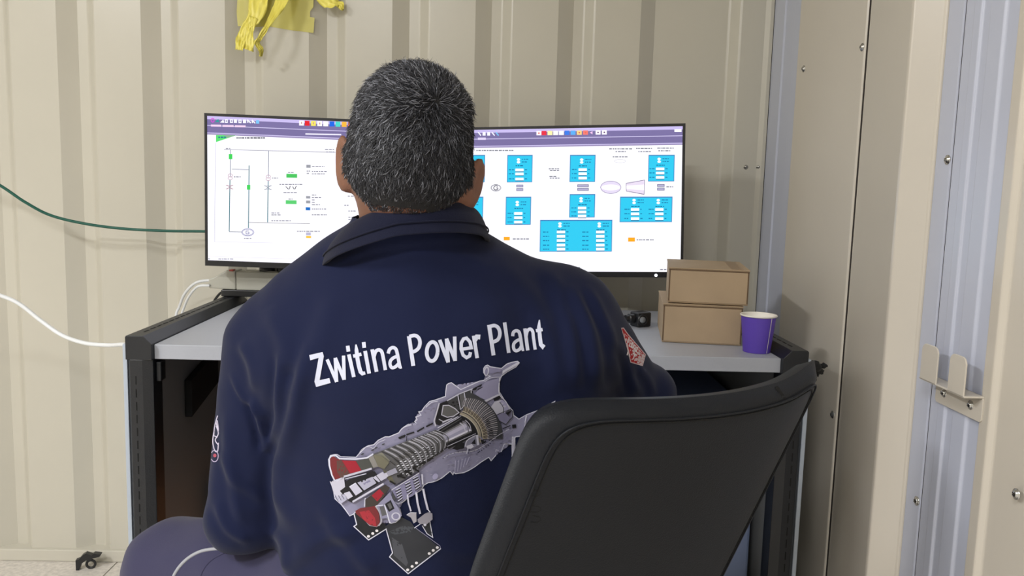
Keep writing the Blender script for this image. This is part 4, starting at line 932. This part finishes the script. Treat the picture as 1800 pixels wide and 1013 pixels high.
# Zwitina
lt.poly(A1((30, 200), (222, 155), (240, 215), (180, 560), (320, 530), (338, 600), (130, 658), (105, 580), (165, 240), (45, 275)), INKW)
for p in (((288, 262), (425, 585)), ((425, 585), (405, 240)), ((405, 240), (533, 552)), ((533, 555), (524, 208))): st(A1, p, 6.6)
st(A1, ((600, 190), (672, 515)), 7.2); st(A1, ((583, 66), (594, 150)), 7.2)
lt.stroke(A1((702, 48), (710, 130), (722, 240), (745, 360), (768, 440), (795, 466), (835, 455)), [2.5, 6.5, 7, 7, 7, 6.5, 5.5], INKW, False); st(A1, ((662, 216), (780, 186)), 6.6)
st(A1, ((833, 140), (892, 465)), 7.2); st(A1, ((812, 14), (822, 96)), 7.2)
st(A1, ((935, 118), (998, 440)), 7.2); st(A1, ((958, 230), (985, 150), (1030, 125), (1070, 150), (1092, 230), (1125, 415)), 6.8, True)
st(A1, ((1165, 178), (1185, 120), (1230, 92), (1275, 115), (1298, 190), (1322, 310), (1335, 385)), 6.6, True); st(A1, ((1325, 382), (1362, 372)), 5)
st(A1, ((1300, 215), (1240, 240), (1200, 280), (1192, 335), (1218, 380), (1268, 368), (1318, 320)), 6.4, True)
# Power
st(A1, ((1462, -72), (1526, 355)), 7.6); st(A1, ((1470, -66), (1545, -82), (1600, -50), (1622, 20), (1600, 100), (1545, 145), (1500, 150)), 7, True)
oc = []
for q in np.linspace(0, 2*math.pi, 30): oc.append((147+73*math.cos(q)*.98-12*math.sin(q), 512+125*math.sin(q)+10*math.cos(q)))
st(A2, oc, 7.2)
for p in (((245, 358), (358, 655)), ((358, 655), (336, 342)), ((336, 342), (450, 632)), ((450, 636), (443, 315))): st(A2, p, 6.9)
st(A2, ((528, 482), (662, 462), (645, 385), (600, 335), (560, 345), (530, 400), (528, 480), (555, 560), (600, 592), (640, 570), (652, 520)), 6.4, False)
st(A2, ((693, 303), (740, 598)), 7); lt.stroke(A2((712, 370), (735, 318), (780, 322)), [6, 7.5, 8.5], INKW)
# Plant
st(A2, ((895, 160), (955, 562)), 7.6); st(A2, ((905, 182), (970, 170), (1020, 205), (1038, 280), (1015, 350), (960, 382), (925, 388)), 7, True)
st(A2, ((1100, 128), (1156, 530)), 7)
st(A2, ((1207, 310), (1215, 262), (1250, 238), (1290, 255), (1308, 320), (1325, 430), (1335, 490)), 6.4, True); st(A2, ((1325, 492), (1358, 488)), 5)
st(A2, ((1310, 350), (1260, 370), (1222, 410), (1220, 470), (1250, 502), (1300, 480), (1325, 430)), 6.2, True)
st(A2, ((1368, 208), (1406, 497)), 6.8); st(A2, ((1385, 310), (1402, 240), (1440, 215), (1472, 250), (1482, 330), (1505, 487)), 6.2, True)
lt.stroke(A2((1560, 95), (1555, 190), (1568, 330), (1580, 420), (1605, 450), (1628, 425)), [2, 6.5, 6.8, 6.8, 6.4, 4.5], INKW); st(A2, ((1515, 238), (1602, 222)), 6.4); lt.poly(A2((1590, 440), (1628, 440), (1608, 488)), INKW)
lt.build(shirt)
# ---- turbine drawing
tb_ = Ink(BVS, 'turbine_print'); LAV = (136, 135, 162); LAV2 = (128, 126, 156); EDG = (206, 208, 226); DK = (34, 34, 38); GY = (92, 92, 96); GY2 = (64, 65, 70); OLV = (104, 102, 92); TAN = (164, 154, 138); RD = (150, 38, 52); RDD = (112, 46, 50); LT = (188, 188, 206)
cA = TR_(560, 760, 7.2375); cB = TR_(700, 680, 7.2375); cC = TR_(800, 620, 7.2375); cD = TR_(780, 740, 7.2375); cE = TR_(610, 860, 6.622); cG = TR_(640, 740, 7.2375)
def P_(T, pts, col): tb_.poly(T(*pts), col)
def S_(T, pts, w, col, sm=False): tb_.stroke(T(*pts), w, col, sm)
# support legs (behind)
LEG1 = [(440, 440), (490, 400), (620, 320), (740, 380), (790, 450), (1090, 690), (710, 985), (495, 790), (530, 740), (460, 465)]
LEG2 = [(80, 290), (115, 415), (80, 435), (250, 590), (455, 465), (440, 330), (300, 280), (120, 250)]
P_(cE, LEG2, (38, 40, 44)); P_(cE, LEG1, (52, 54, 60))
P_(cE, [(480, 500), (640, 430), (780, 440), (740, 500), (560, 530)], (70, 73, 80)); P_(cE, [(520, 560), (640, 640), (710, 860), (690, 900), (545, 770)], (78, 80, 88))
S_(cE, [(82, 290), (113, 412), (80, 435), (252, 592), (455, 465), (530, 742), (495, 790), (712, 985), (1092, 692)], 1.7, EDG); S_(cE, [(1090, 690), (1080, 660), (800, 455)], 1.1, LAV)
for (x, y) in ((250, 550), (300, 517), (347, 485), (706, 940), (758, 900), (808, 860), (957, 750), (1003, 713), (1050, 680)): tb_.ell(*cE((x, y))[0], 2.7, 2.4, (225, 222, 228), 10)
P_(cE, [(875, 425), (960, 365), (997, 560), (935, 515)], (48, 50, 56)); S_(cE, [(875, 425), (930, 520), (997, 563), (962, 370)], 1.3, EDG)
# outer casing silhouette
SIL = [(579, 806), (581, 801), (588, 799), (593, 799), (599, 803), (626, 804), (632, 797), (643, 786), (648, 783.5), (657, 782), (665, 774), (677, 768), (684, 768), (701, 761), (706, 754), (712, 749.5), (718, 746), (733, 746), (729, 741), (733, 738), (731, 733), (740, 730), (736, 724), (741, 723), (745.6, 716), (755, 706), (766, 703), (783, 697), (783.6, 688), (785, 677), (789, 674), (793.5, 673), (799, 677), (810, 685), (843, 670), (850, 669), (862, 661.5), (853, 660), (850, 655), (850, 648), (853, 643.5), (857, 642), (862, 645), (881, 648), (891, 640), (900, 637), (909.6, 635.4), (912.5, 638), (907, 645), (891, 654), (881, 661.5), (877.6, 672), (877.6, 689), (886, 703), (895, 715), (901, 722), (902.5, 730), (912, 737), (926, 729), (947.5, 721), (975, 706), (960, 760), (933, 772), (921, 774), (914, 767), (906, 768), (899, 781), (893, 780), (886, 781), (881, 794), (872, 791), (871, 801), (863, 810), (859, 804), (846, 812), (834, 821), (824, 827), (815, 831), (800.6, 833), (797.5, 831), (796, 834.5), (791, 828.5), (777, 840), (768, 845), (760, 847.5), (752, 849), (745, 853), (740, 862), (730, 868), (720, 873), (708, 883), (700, 886), (692, 882), (697, 890), (703, 895), (705, 903), (703, 912), (695, 918.6), (687, 920), (680, 910), (672, 904), (670, 920), (662, 926), (650, 923.6), (637, 910), (625, 900), (622, 903.6), (615, 907), (607, 896), (600, 887), (589, 877), (586, 860), (581, 847), (590, 848), (586, 836), (582.5, 827), (580.5, 816)]
tb_.poly(SIL, LAV); tb_.stroke(SIL+[SIL[0]], 1.5, EDG)
S_(cD, [(885, 200), (880, 330), (890, 560)], 5.2, LT); S_(cD, [(870, 200), (866, 560)], 1, EDG); S_(cD, [(905, 210), (910, 560)], 1, EDG); tb_.ell(*cD((888, 555))[0], 3.6, 4.2, LT, 12); S_(cD, [(855, 575), (865, 750)], 1.3, EDG); S_(cD, [(865, 755), (820, 780), (840, 820)], 1.4, EDG)
def inpoly(x, y, P):
    r = False
    for (xa, ya), (xb, yb) in zip(P, P[1:]+P[:1]):
        if (ya > y) != (yb > y) and x < (xb-xa)*(y-ya)/(yb-ya)+xa: r = not r
    return r
for i in range(420):      # mottled cast metal of the printed casing
    x_, y_ = rnd.uniform(640, 930), rnd.uniform(665, 885); a_ = rnd.uniform(-.9, .3); l_ = rnd.uniform(1.5, 5); e_ = (x_+l_*math.cos(a_), y_+l_*math.sin(a_))
    if all(inpoly(q_[0]+dx_, q_[1]+dy_, SIL) for q_ in ((x_, y_), e_) for dx_, dy_ in ((-2.5, 0), (2.5, 0), (0, 2.5), (0, -2.5))): tb_.stroke([(x_, y_), e_], rnd.uniform(.7, 1.4), rnd.choice([LAV2, (114, 112, 140), (158, 157, 182)]))
# exhaust diffuser and upper pipe shading
P_(cC, [(600, 230), (800, 115), (810, 145), (640, 240), (595, 275)], LT); P_(cC, [(425, 190), (580, 205), (580, 240), (430, 265)], LAV2); S_(cC, [(430, 180), (580, 200)], 1, EDG); S_(cC, [(430, 285), (520, 240), (590, 250)], 1.1, LAV2)
tb_.ell(*cC((395, 235))[0], 4.4, 8.6, LT, 16, 8); tb_.ell(*cC((395, 240))[0], 2.5, 6, LAV2, 14, 8)
S_(cC, [(370, 370), (450, 320), (570, 310)], 1.1, LT, True); P_(cC, [(380, 370), (560, 320), (555, 520), (380, 600), (290, 560), (250, 520)], (142, 140, 170)); S_(cC, [(560, 320), (555, 520), (640, 620), (690, 720)], 1.4, EDG, True)
P_(cC, [(478, 582), (560, 545), (585, 578), (495, 615)], DK); P_(cC, [(360, 610), (545, 525), (560, 540), (390, 625)], LT)
P_(cC, [(500, 620), (585, 600), (640, 680), (600, 770), (520, 790), (450, 690)], LT); P_(cC, [(590, 595), (650, 640), (680, 720), (620, 770), (600, 690), (560, 630)], (160, 158, 190)); S_(cC, [(560, 625), (605, 690), (610, 770)], 1.2, GY2, True)
P_(cC, [(640, 770), (700, 735), (712, 745), (650, 810)], DK); P_(cC, [(510, 790), (570, 760), (640, 770), (700, 830), (640, 910), (560, 860)], LAV2); S_(cC, [(510, 800), (600, 755), (700, 720), (725, 740), (725, 820), (640, 910), (560, 870)], 1.2, GY2)
P_(cC, [(720, 915), (770, 910), (775, 955), (725, 960)], DK); S_(cC, [(600, 965), (700, 925)], 1.6, DK); S_(cC, [(900, 790), (880, 900), (905, 800)], 1, EDG); S_(cC, [(910, 800), (895, 870), (870, 1000)], 1.2, LT); S_(cC, [(1090, 730), (1000, 830), (950, 1000)], 1.1, EDG)
# combustor cavity
P_(cB, [(470, 440), (480, 300), (520, 215), (600, 180), (700, 150), (760, 108), (920, 30), (950, 60), (920, 140), (850, 240), (790, 300), (770, 360), (640, 400), (520, 490), (465, 470)], DK)
P_(cB, [(610, 190), (720, 130), (755, 110), (785, 285), (740, 300), (660, 230)], GY2); P_(cB, [(775, 105), (830, 80), (855, 190), (800, 270)], GY); P_(cB, [(850, 70), (915, 38), (925, 110), (870, 180)], GY2)
P_(cB, [(560, 230), (640, 235), (720, 280), (760, 330), (690, 375), (620, 380), (545, 350)], (96, 96, 98)); S_(cB, [(550, 350), (570, 235), (640, 232), (720, 275), (770, 325), (700, 372), (620, 385), (545, 352)], 1.6, LT)
S_(cB, [(755, 100), (790, 290)], 1.6, LT); S_(cB, [(835, 75), (858, 195)], 1.8, LT); S_(cB, [(925, 30), (925, 110), (800, 280)], 1.5, LT); S_(cB, [(520, 205), (455, 430), (475, 500)], 2.4, LT); S_(cB, [(620, 175), (770, 90), (950, 20)], 1.8, LT)
S_(cB, [(515, 410), (570, 440), (640, 410)], 1.3, LT); S_(cB, [(500, 520), (760, 375)], 1.3, EDG); S_(cB, [(560, 450), (680, 400)], 1.8, LT)
P_(cC, [(215, 460), (340, 395), (330, 425), (275, 445), (265, 470), (225, 480)], DK); P_(cC, [(280, 462), (350, 430), (345, 440), (285, 475)], DK)
for (a, b) in (((355, 505), (440, 462)), ((240, 568), (330, 515)), ((105, 608), (205, 575)), ((5, 650), (95, 612))): S_(cB, [a, b], 2.9, DK)
S_(cB, [(105, 690), (110, 620)], 1, DK); P_(cA, [(1015, 75), (1060, 38), (1110, 35), (1100, 60), (1040, 85)], DK)
for (x, y, r) in ((430, 255, 2.2), (370, 265, 2), (330, 310, 1.6), (300, 370, 1.4)): tb_.ell(*cB((x, y))[0], r*1.3, r*.8, LAV2, 10)
for (x, y) in ((735, 195), (825, 150), (560, 275), (690, 225)): tb_.ell(*cA((x, y))[0], 3, 1.2, GY2, 10, -20)
S_(cA, [(500, 300), (560, 210), (640, 180), (700, 200), (760, 130), (850, 90)], 1, LT, True); S_(cB, [(20, 560), (80, 510), (170, 480)], 1.1, EDG, True); S_(cB, [(60, 570), (130, 520), (200, 510)], 1, LAV2, True)
S_(cB, [(350, 260), (420, 200), (500, 180)], 1.1, EDG, True)
# shaft cylinder
P_(cB, [(480, 560), (780, 372), (860, 375), (940, 460), (985, 590), (870, 680), (640, 790), (600, 745), (540, 590)], DK)
for (a, b, c) in ((0, .10, GY), (.10, .2, (146, 146, 160)), (.2, .42, (176, 174, 198)), (.42, .62, (150, 150, 176)), (.62, .74, (205, 204, 222)), (.74, .84, GY), (.84, 1, DK)):
    l0, l1 = np.array((545, 592)), np.array((612, 748)); r0_, r1_ = np.array((835, 425)), np.array((940, 600))
    P_(cB, [tuple(l0+(l1-l0)*a), tuple(r0_+(r1_-r0_)*a+[10, 0]), tuple(r0_+(r1_-r0_)*b+[10, 0]), tuple(l0+(l1-l0)*b)], c)
S_(cB, [(780, 455), (830, 500), (855, 590)], 1.5, LT, True); S_(cB, [(815, 435), (870, 480), (890, 570)], 2.2, (116, 116, 132), True); S_(cB, [(850, 420), (905, 480), (925, 560)], 1.2, LT, True)
S_(cB, [(610, 760), (985, 590)], 1.1, LT); S_(cB, [(640, 790), (880, 670)], 1.2, GY); S_(cB, [(500, 550), (790, 375)], .9, LT); S_(cB, [(520, 575), (800, 400)], .9, GY)
# turbine rotor blades
cx0, cy0 = 797, 771
def pol(r, a, e=1.0): return (cx0+r*math.cos(math.radians(a)), cy0+r*math.sin(math.radians(a))*e)
tb_.poly([pol(40, a) for a in range(-72, 2, 6)]+[pol(86, a) for a in range(0, -74, -6)], GY2)
for i in range(30):
    a = -74+i*2.55; r2 = 70+14*math.sin(math.radians((i+3)*5.2)); tb_.stroke([pol(58, a), pol((58+r2)/2, a-1.5), pol(r2, a-.5)], 1.5, (168, 164, 172) if i % 2 else (132, 130, 140))
for i in range(26):
    a = -70+i*2.8; tb_.stroke([pol(50, a), pol(60, a-2)], 1.5, TAN if i % 2 else (128, 118, 104))
tb_.stroke([pol(51, a) for a in range(-74, 8, 6)], 1.6, (176, 168, 152)); tb_.stroke([pol(46.5, a) for a in range(-76, 10, 6)], 4.4, (150, 143, 130)); tb_.stroke([pol(44, a) for a in range(-76, 10, 6)], 1.0, (200, 194, 180)); tb_.stroke([pol(41, a) for a in range(-70, 10, 6)], 1.8, DK)
for i in range(14):
    a = -36+i*3.0; tb_.stroke([pol(62, a), pol(70, a)], 1.1, DK)
# compressor drum
P_(cG, [(110, 420), (240, 370), (480, 275), (700, 190), (915, 108), (985, 160), (1050, 320), (1000, 390), (880, 470), (760, 560), (680, 630), (540, 725), (400, 810), (300, 740), (240, 620), (140, 540)], (88, 88, 92))
P_(cG, [(130, 430), (230, 400), (330, 500), (260, 580), (160, 550)], (128, 127, 116)); P_(cG, [(240, 620), (320, 640), (400, 800), (330, 780)], (98, 96, 80))
nb_ = 19
for i in range(nb_):
    f = i/(nb_-1); x0, y0 = 225+(905-225)*f, 385-(385-118)*f; x1, y1 = 545+(1035-545)*f, 715-(715-350)*f
    bx, by = 60+30*f, -20-10*f; mid = ((x0+x1)/2+bx, (y0+y1)/2+by)
    S_(cG, [(x0, y0), ((x0+mid[0])/2+18, (y0+mid[1])/2-8), mid, ((x1+mid[0])/2+14, (y1+mid[1])/2+2), (x1, y1)], 1.4+1.1*(1-f), (152, 152, 164) if i % 2 else (58, 58, 62), True)
    if f > .45: S_(cG, [(x0+10, y0-4), ((x0+mid[0])/2+30, (y0+mid[1])/2-10), (mid[0]+12, mid[1])], .8, (182, 182, 198), True)
for i in range(10):
    f = i/9
    for j in range(7):
        x = 420+i*48+j*14-10*f; y = 600-i*30-58+j*26+8*f
        if j in (0, 6) and i % 3 == 0: continue
        S_(cG, [(x-15+4*f, y+4), (x+14-5*f, y-6)], 1.9-.9*f, (212, 214, 226) if (i+j) % 2 else (150, 150, 160))
        S_(cG, [(x-12, y+14), (x+12, y+4)], 1.0, (30, 30, 32))
for i in range(9): S_(cG, [(330+i*6+i*22, 505-i*16), (400+i*30, 560-i*20)], 1.3, (100, 98, 96) if i % 2 else (50, 48, 46))
for i in range(5): P_(cG, [(430+i*95, 720-i*52-0), (500+i*95, 680-i*52), (480+i*95, 660-i*52), (420+i*95, 690-i*52)], (34, 33, 34))
for (a, b) in (((620, 585), (700, 640)), ((520, 620), (610, 680)), ((420, 690), (530, 720)), ((330, 760), (400, 800))): S_(cG, [a, b], 3, (28, 28, 30))
for i in range(12): tb_.ell(*cG((780+i*24, 520-i*17))[0], 1.5, 1.3, (36, 34, 36), 8)
P_(cG, [(290, 640), (400, 590), (430, 650), (310, 700)], (150, 150, 168)); P_(cG, [(200, 680), (290, 650), (310, 700), (230, 740)], LT)
# inlet
P_(cA, [(155, 325), (200, 297), (245, 330), (300, 350), (480, 358), (640, 330), (700, 440), (560, 490), (400, 520), (330, 560), (290, 632), (240, 640), (190, 540), (160, 420)], RDD)
P_(cA, [(240, 345), (300, 350), (395, 520), (330, 560), (300, 590), (245, 500)], (88, 66, 62)); P_(cA, [(305, 350), (475, 360), (555, 485), (410, 515)], RD)
P_(cA, [(480, 355), (640, 325), (660, 300), (720, 440), (560, 488)], (74, 76, 74)); P_(cA, [(640, 320), (700, 290), (760, 430), (700, 445)], (132, 130, 128)); P_(cA, [(700, 280), (820, 300), (900, 380), (840, 460), (760, 430)], (110, 108, 94))
S_(cA, [(230, 640), (180, 540), (148, 420), (142, 340), (170, 295), (230, 288), (275, 330), (480, 335), (620, 320), (700, 270)], 2.3, EDG); S_(cA, [(330, 560), (680, 455)], 3.4, LT); S_(cA, [(340, 590), (610, 520)], 1.2, EDG)
# bearing and shaft end
P_(cA, [(350, 620), (400, 590), (640, 520), (720, 488), (800, 620), (740, 665), (600, 745), (430, 890), (360, 850), (275, 745), (330, 690)], DK)
P_(cA, [(160, 620), (220, 650), (330, 560), (345, 690), (280, 740), (370, 850), (300, 900), (200, 760)], LT); P_(cA, [(205, 820), (340, 780), (370, 850), (290, 910)], (168, 168, 192))
for i in range(4): S_(cA, [(225+i*36, 812-i*14), (262+i*36, 880-i*16)], 1.1, (84, 84, 96))
P_(cA, [(330, 770), (400, 745), (445, 810), (380, 850)], LT); P_(cA, [(400, 690), (480, 640), (565, 745), (480, 800)], (186, 186, 206)); S_(cA, [(400, 690), (480, 640)], 1.8, EDG); S_(cA, [(490, 640), (572, 745)], 1.2, DK)
P_(cA, [(500, 635), (690, 560), (740, 640), (585, 735)], (166, 166, 188)); P_(cA, [(570, 650), (650, 600), (670, 620), (590, 665)], LAV2); tb_.ell(*cA((558, 618))[0], 1.6, 1.8, DK, 8); tb_.ell(*cA((598, 598))[0], 1.6, 1.8, DK, 8)
P_(cA, [(690, 570), (820, 495), (875, 570), (770, 632)], (184, 184, 204)); S_(cA, [(735, 545), (795, 620)], 1.3, DK); S_(cA, [(700, 575), (750, 650)], 1.2, DK); P_(cA, [(610, 515), (700, 485), (740, 545), (660, 560)], DK)
S_(cA, [(440, 880), (830, 650)], 3.2, LT); S_(cA, [(600, 830), (590, 940)], 2, LT)
# lower inlet half
P_(cA, [(600, 850), (850, 660), (910, 700), (740, 930), (720, 1000), (600, 950)], (64, 58, 56)); P_(cA, [(680, 800), (780, 715), (835, 780), (750, 875)], RD)
P_(cE, [(100, 250), (160, 215), (240, 205), (330, 190), (375, 280), (385, 380), (350, 432), (270, 415), (190, 345), (115, 285)], RDD); P_(cE, [(150, 260), (260, 240), (330, 330), (345, 425), (270, 410), (190, 340)], (158, 50, 60)); S_(cE, [(335, 190), (385, 270), (400, 370), (370, 420)], 2.4, (170, 166, 176), True)
P_(cE, [(345, 190), (500, 30), (540, 120), (600, 210), (640, 300), (600, 350), (520, 390), (470, 330), (400, 340), (380, 250)], LAV); P_(cE, [(440, 170), (510, 120), (555, 220), (490, 260)], DK); P_(cE, [(470, 170), (505, 150), (530, 210), (500, 230)], GY); P_(cE, [(380, 200), (430, 190), (470, 290), (410, 310)], GY); S_(cE, [(440, 175), (500, 390)], 1.8, EDG); S_(cE, [(340, 190), (420, 180)], 1.6, EDG); tb_.ell(*cE((570, 310))[0], 8, 7, LT, 14); tb_.ell(*cE((570, 310))[0], 5.5, 5, LAV2, 14)
# vents
P_(cG, [(350, 880), (700, 660), (730, 830), (620, 950), (480, 1010), (400, 960)], (120, 118, 148))
for r_, (ax_, ay_) in enumerate(((400, 870), (520, 790), (620, 720))):
    for j in range(5): S_(cG, [(ax_+j*8, ay_+20+j*34), (ax_+70+j*6, ay_-15+j*32)], 2.3, (40, 38, 44)); S_(cG, [(ax_+4+j*8, ay_+8+j*34), (ax_+66+j*6, ay_-25+j*32)], 1.0, EDG)
P_(cG, [(355, 880), (400, 960), (400, 1010), (360, 980)], GY2); S_(cG, [(350, 875), (700, 655)], 1.3, LT)
# pipes
S_(cE, [(705, 60), (715, 150), (745, 250)], 2.7, LT); S_(cE, [(805, 30), (820, 150), (850, 280)], 3.4, LT); S_(cE, [(885, -10), (905, 100), (938, 230)], 3.4, LT); S_(cE, [(880, 0), (900, 100)], .9, EDG); S_(cE, [(800, 40), (815, 150)], .9, EDG)
P_(cE, [(690, 292), (740, 265), (805, 265), (808, 370), (775, 395), (745, 325)], (158, 156, 166)); P_(cE, [(820, 345), (900, 280), (945, 260), (990, 275), (992, 345), (930, 400), (850, 402), (825, 380)], (140, 138, 150)); tb_.ell(*cE((905, 408))[0], 2.6, 2.8, LT, 10); S_(cE, [(700, 290), (740, 265), (808, 268)], 1, EDG); S_(cE, [(850, 400), (780, 450)], 1.3, EDG); S_(cE, [(935, 225), (965, 262)], 1.6, EDG)
# lower casing bolt rows and ribs
row1 = [(-10, 470), (50, 420), (130, 400), (230, 385), (330, 385), (430, 350), (520, 295), (600, 235), (700, 165), (830, 95)]
for p in cr(row1, 2): tb_.ell(*cD((p[0], p[1]))[0], 1.5, 1.1, (40, 40, 62), 8)
for p in cr([(430, 370), (500, 325), (580, 260)], 3): tb_.ell(*cD((p[0], p[1]+22))[0], 1.3, 1, (40, 40, 62), 8)
S_(cD, row1, .8, LT); P_(cD, [(100, 345), (200, 250), (260, 280), (250, 340), (160, 362)], DK); P_(cD, [(260, 330), (300, 220), (400, 180), (430, 290), (380, 340), (330, 330)], (122, 122, 142)); P_(cD, [(340, 280), (390, 220), (400, 290)], DK); S_(cD, [(265, 320), (290, 240), (400, 175)], 1.5, LT, True); S_(cD, [(415, 170), (430, 300)], 3.6, LT); S_(cD, [(440, 190), (530, 260)], 1.8, LAV2)
P_(cD, [(460, 235), (500, 225), (540, 260), (480, 290)], DK); P_(cD, [(280, 310), (350, 285), (375, 320), (340, 345), (290, 345)], LT); S_(cD, [(300, 345), (280, 410)], 1.4, LT); S_(cD, [(320, 345), (305, 410)], 1.2, (60, 60, 80))
for i in range(10): S_(cD, [(140+i*22, 500-i*6), (132+i*18, 665-i*14)], .8, (112, 110, 142) if i % 2 else (176, 174, 204))
for (x, y) in ((80, 520), (60, 620), (800, 210), (820, 270), (760, 240), (700, 380)): tb_.ell(*cD((x, y))[0], 2.6, 2, LAV2, 10)
tb_.ell(*cG((900, 700))[0], 4.6, 5.6, (160, 158, 192), 12, 30); S_(cG, [(735, 670), (745, 800)], 2.4, LT)
tb_.build(shirt)
# ---- sleeve badges
bd = Ink(BVS, 'sleeve_badge'); T6 = TR_(1040, 540, 6.33)
bd.poly(T6((326, 232), (355, 228), (405, 300), (602, 530), (567, 658), (430, 618), (382, 425)), (214, 196, 200))
bd.poly(T6((334, 242), (352, 240), (400, 308), (594, 534), (562, 648), (438, 610), (390, 425)), (176, 34, 40))
GL = {'Z': [[(0, 1), (.85, 1), (0, 0), (.9, 0)]], 'E': [[(0, 0), (0, 1)], [(0, 1), (.75, 1)], [(0, .5), (.7, .5)], [(0, 0), (.8, 0)]], 'H': [[(0, 0), (0, 1)], [(.8, 0), (.8, 1)], [(0, .5), (.8, .5)]], 'A': [[(0, 0), (.42, 1), (.85, 0)], [(.18, .36), (.66, .36)]]}
for g_, ox_, oy_ in (('Z', 436, 556), ('E', 460, 458), ('H', 482, 598), ('A', 508, 512)):
    for st_ in GL[g_]: bd.stroke(T6(*[(ox_+.26*82*a_-44*b_, oy_-.97*82*a_-20*b_) for a_, b_ in st_]), 1.9, (236, 230, 234))
bd.build(shirt)
b2 = Ink(BVS, 'embroidered_badge'); T5 = TR_(350, 680, 3.043)
for p in (((100, 155), (92, 190), (104, 230), (98, 180)), ((82, 235), (74, 290), (84, 340), (100, 345), (104, 300)), ((92, 210), (104, 250), (88, 285), (102, 310)), ((78, 262), (100, 270)), ((98, 160), (84, 215), (80, 260))): b2.stroke(T5(*p), 1.7, (196, 190, 212), True)
b2.stroke([(375+6.5*math.cos(a)+2.5, 802+10*math.sin(a)) for a in np.linspace(0, 6.3, 18)], 1.5, (170, 160, 190)); b2.ell(378, 801, 3, 3.4, (168, 78, 96), 10)
b2.build(shirt)
# ------------------------------------------------------------------ trousers, belt line, shoes
def f_tr(P):
    f = s_ell(P, (-.12, 1.13, .50), (.185, .145, .10))
    KL, KR = np.array([-.50, 1.275, .435]), np.array([.13, 1.54, .49])
    f = smin(f, s_cap(P, (-.21, 1.14, .475), KL, .098, .080), .03); f = smin(f, s_cap(P, KL, (-.50, 1.34, .11), .072, .052), .02)
    f = smin(f, s_cap(P, (-.03, 1.16, .475), KR, .098, .076), .03); f = smin(f, s_cap(P, KR, (.12, 1.47, .11), .070, .052), .02)
    return f
Vr, Fr = nets(f_tr, (-.64, .94, .05), (.26, 1.66, .64), .007); Vr = relax(Vr, Fr, 1, .5); Nr = vnormals(Vr, Fr)
Vr = Vr+Nr*(.0022*sn(Vr*np.array([1, .6, 1]), 26, 8)+.0012*sn(Vr, 60, 9))[:, None]
tro = fastmesh('trousers', Vr, Fr, M_trou, person); tro['label'] = 'slate violet work trousers with grey piping'; BVT = bvh(Vr, Fr)
def onpath(px, bv, off):
    o = []
    for (u, v) in cr(px, 6):
        h = bv.ray_cast(Vector(CAM), Vector(nz(ray(u, v)))); 
        if h[0] is not None: o.append(np.array(h[0])-nz(ray(u, v))*off)
    return o
pp = onpath([(296, 1040), (308, 1008), (328, 984), (355, 969), (388, 964.5)], BVT, .0005)
if len(pp) > 3: MB().tube(pp, .0026, 8).build('piping', M_pipe, tro, smooth=True)
pp = onpath([(345, 1040), (356, 1005), (372, 985), (395, 972)], BVT, .0)
if len(pp) > 3: MB().tube(pp, .0016, 6).build('pocket_seam', M_trou, tro, smooth=True)
for (ax_, ay_, yw_) in ((-.50, 1.34, 8), (.12, 1.47, 0)):
    Rf = rotm(0, 0, yw_)
    fs_ = lambda P: smax(smin(s_ell(P, np.array([ax_, ay_, .05])+Rf@np.array([0, .10, -.002]), (.048, .105, .046), Rf), s_ell(P, (ax_, ay_, .075), (.045, .062, .075), Rf), .03), -(P[..., 2]-.004), .003)
    V_, F_ = nets(fs_, (ax_-.12, ay_-.12, -.01), (ax_+.12, ay_+.26, .17), .006); fastmesh('shoe', V_, F_, M_shoe, person)
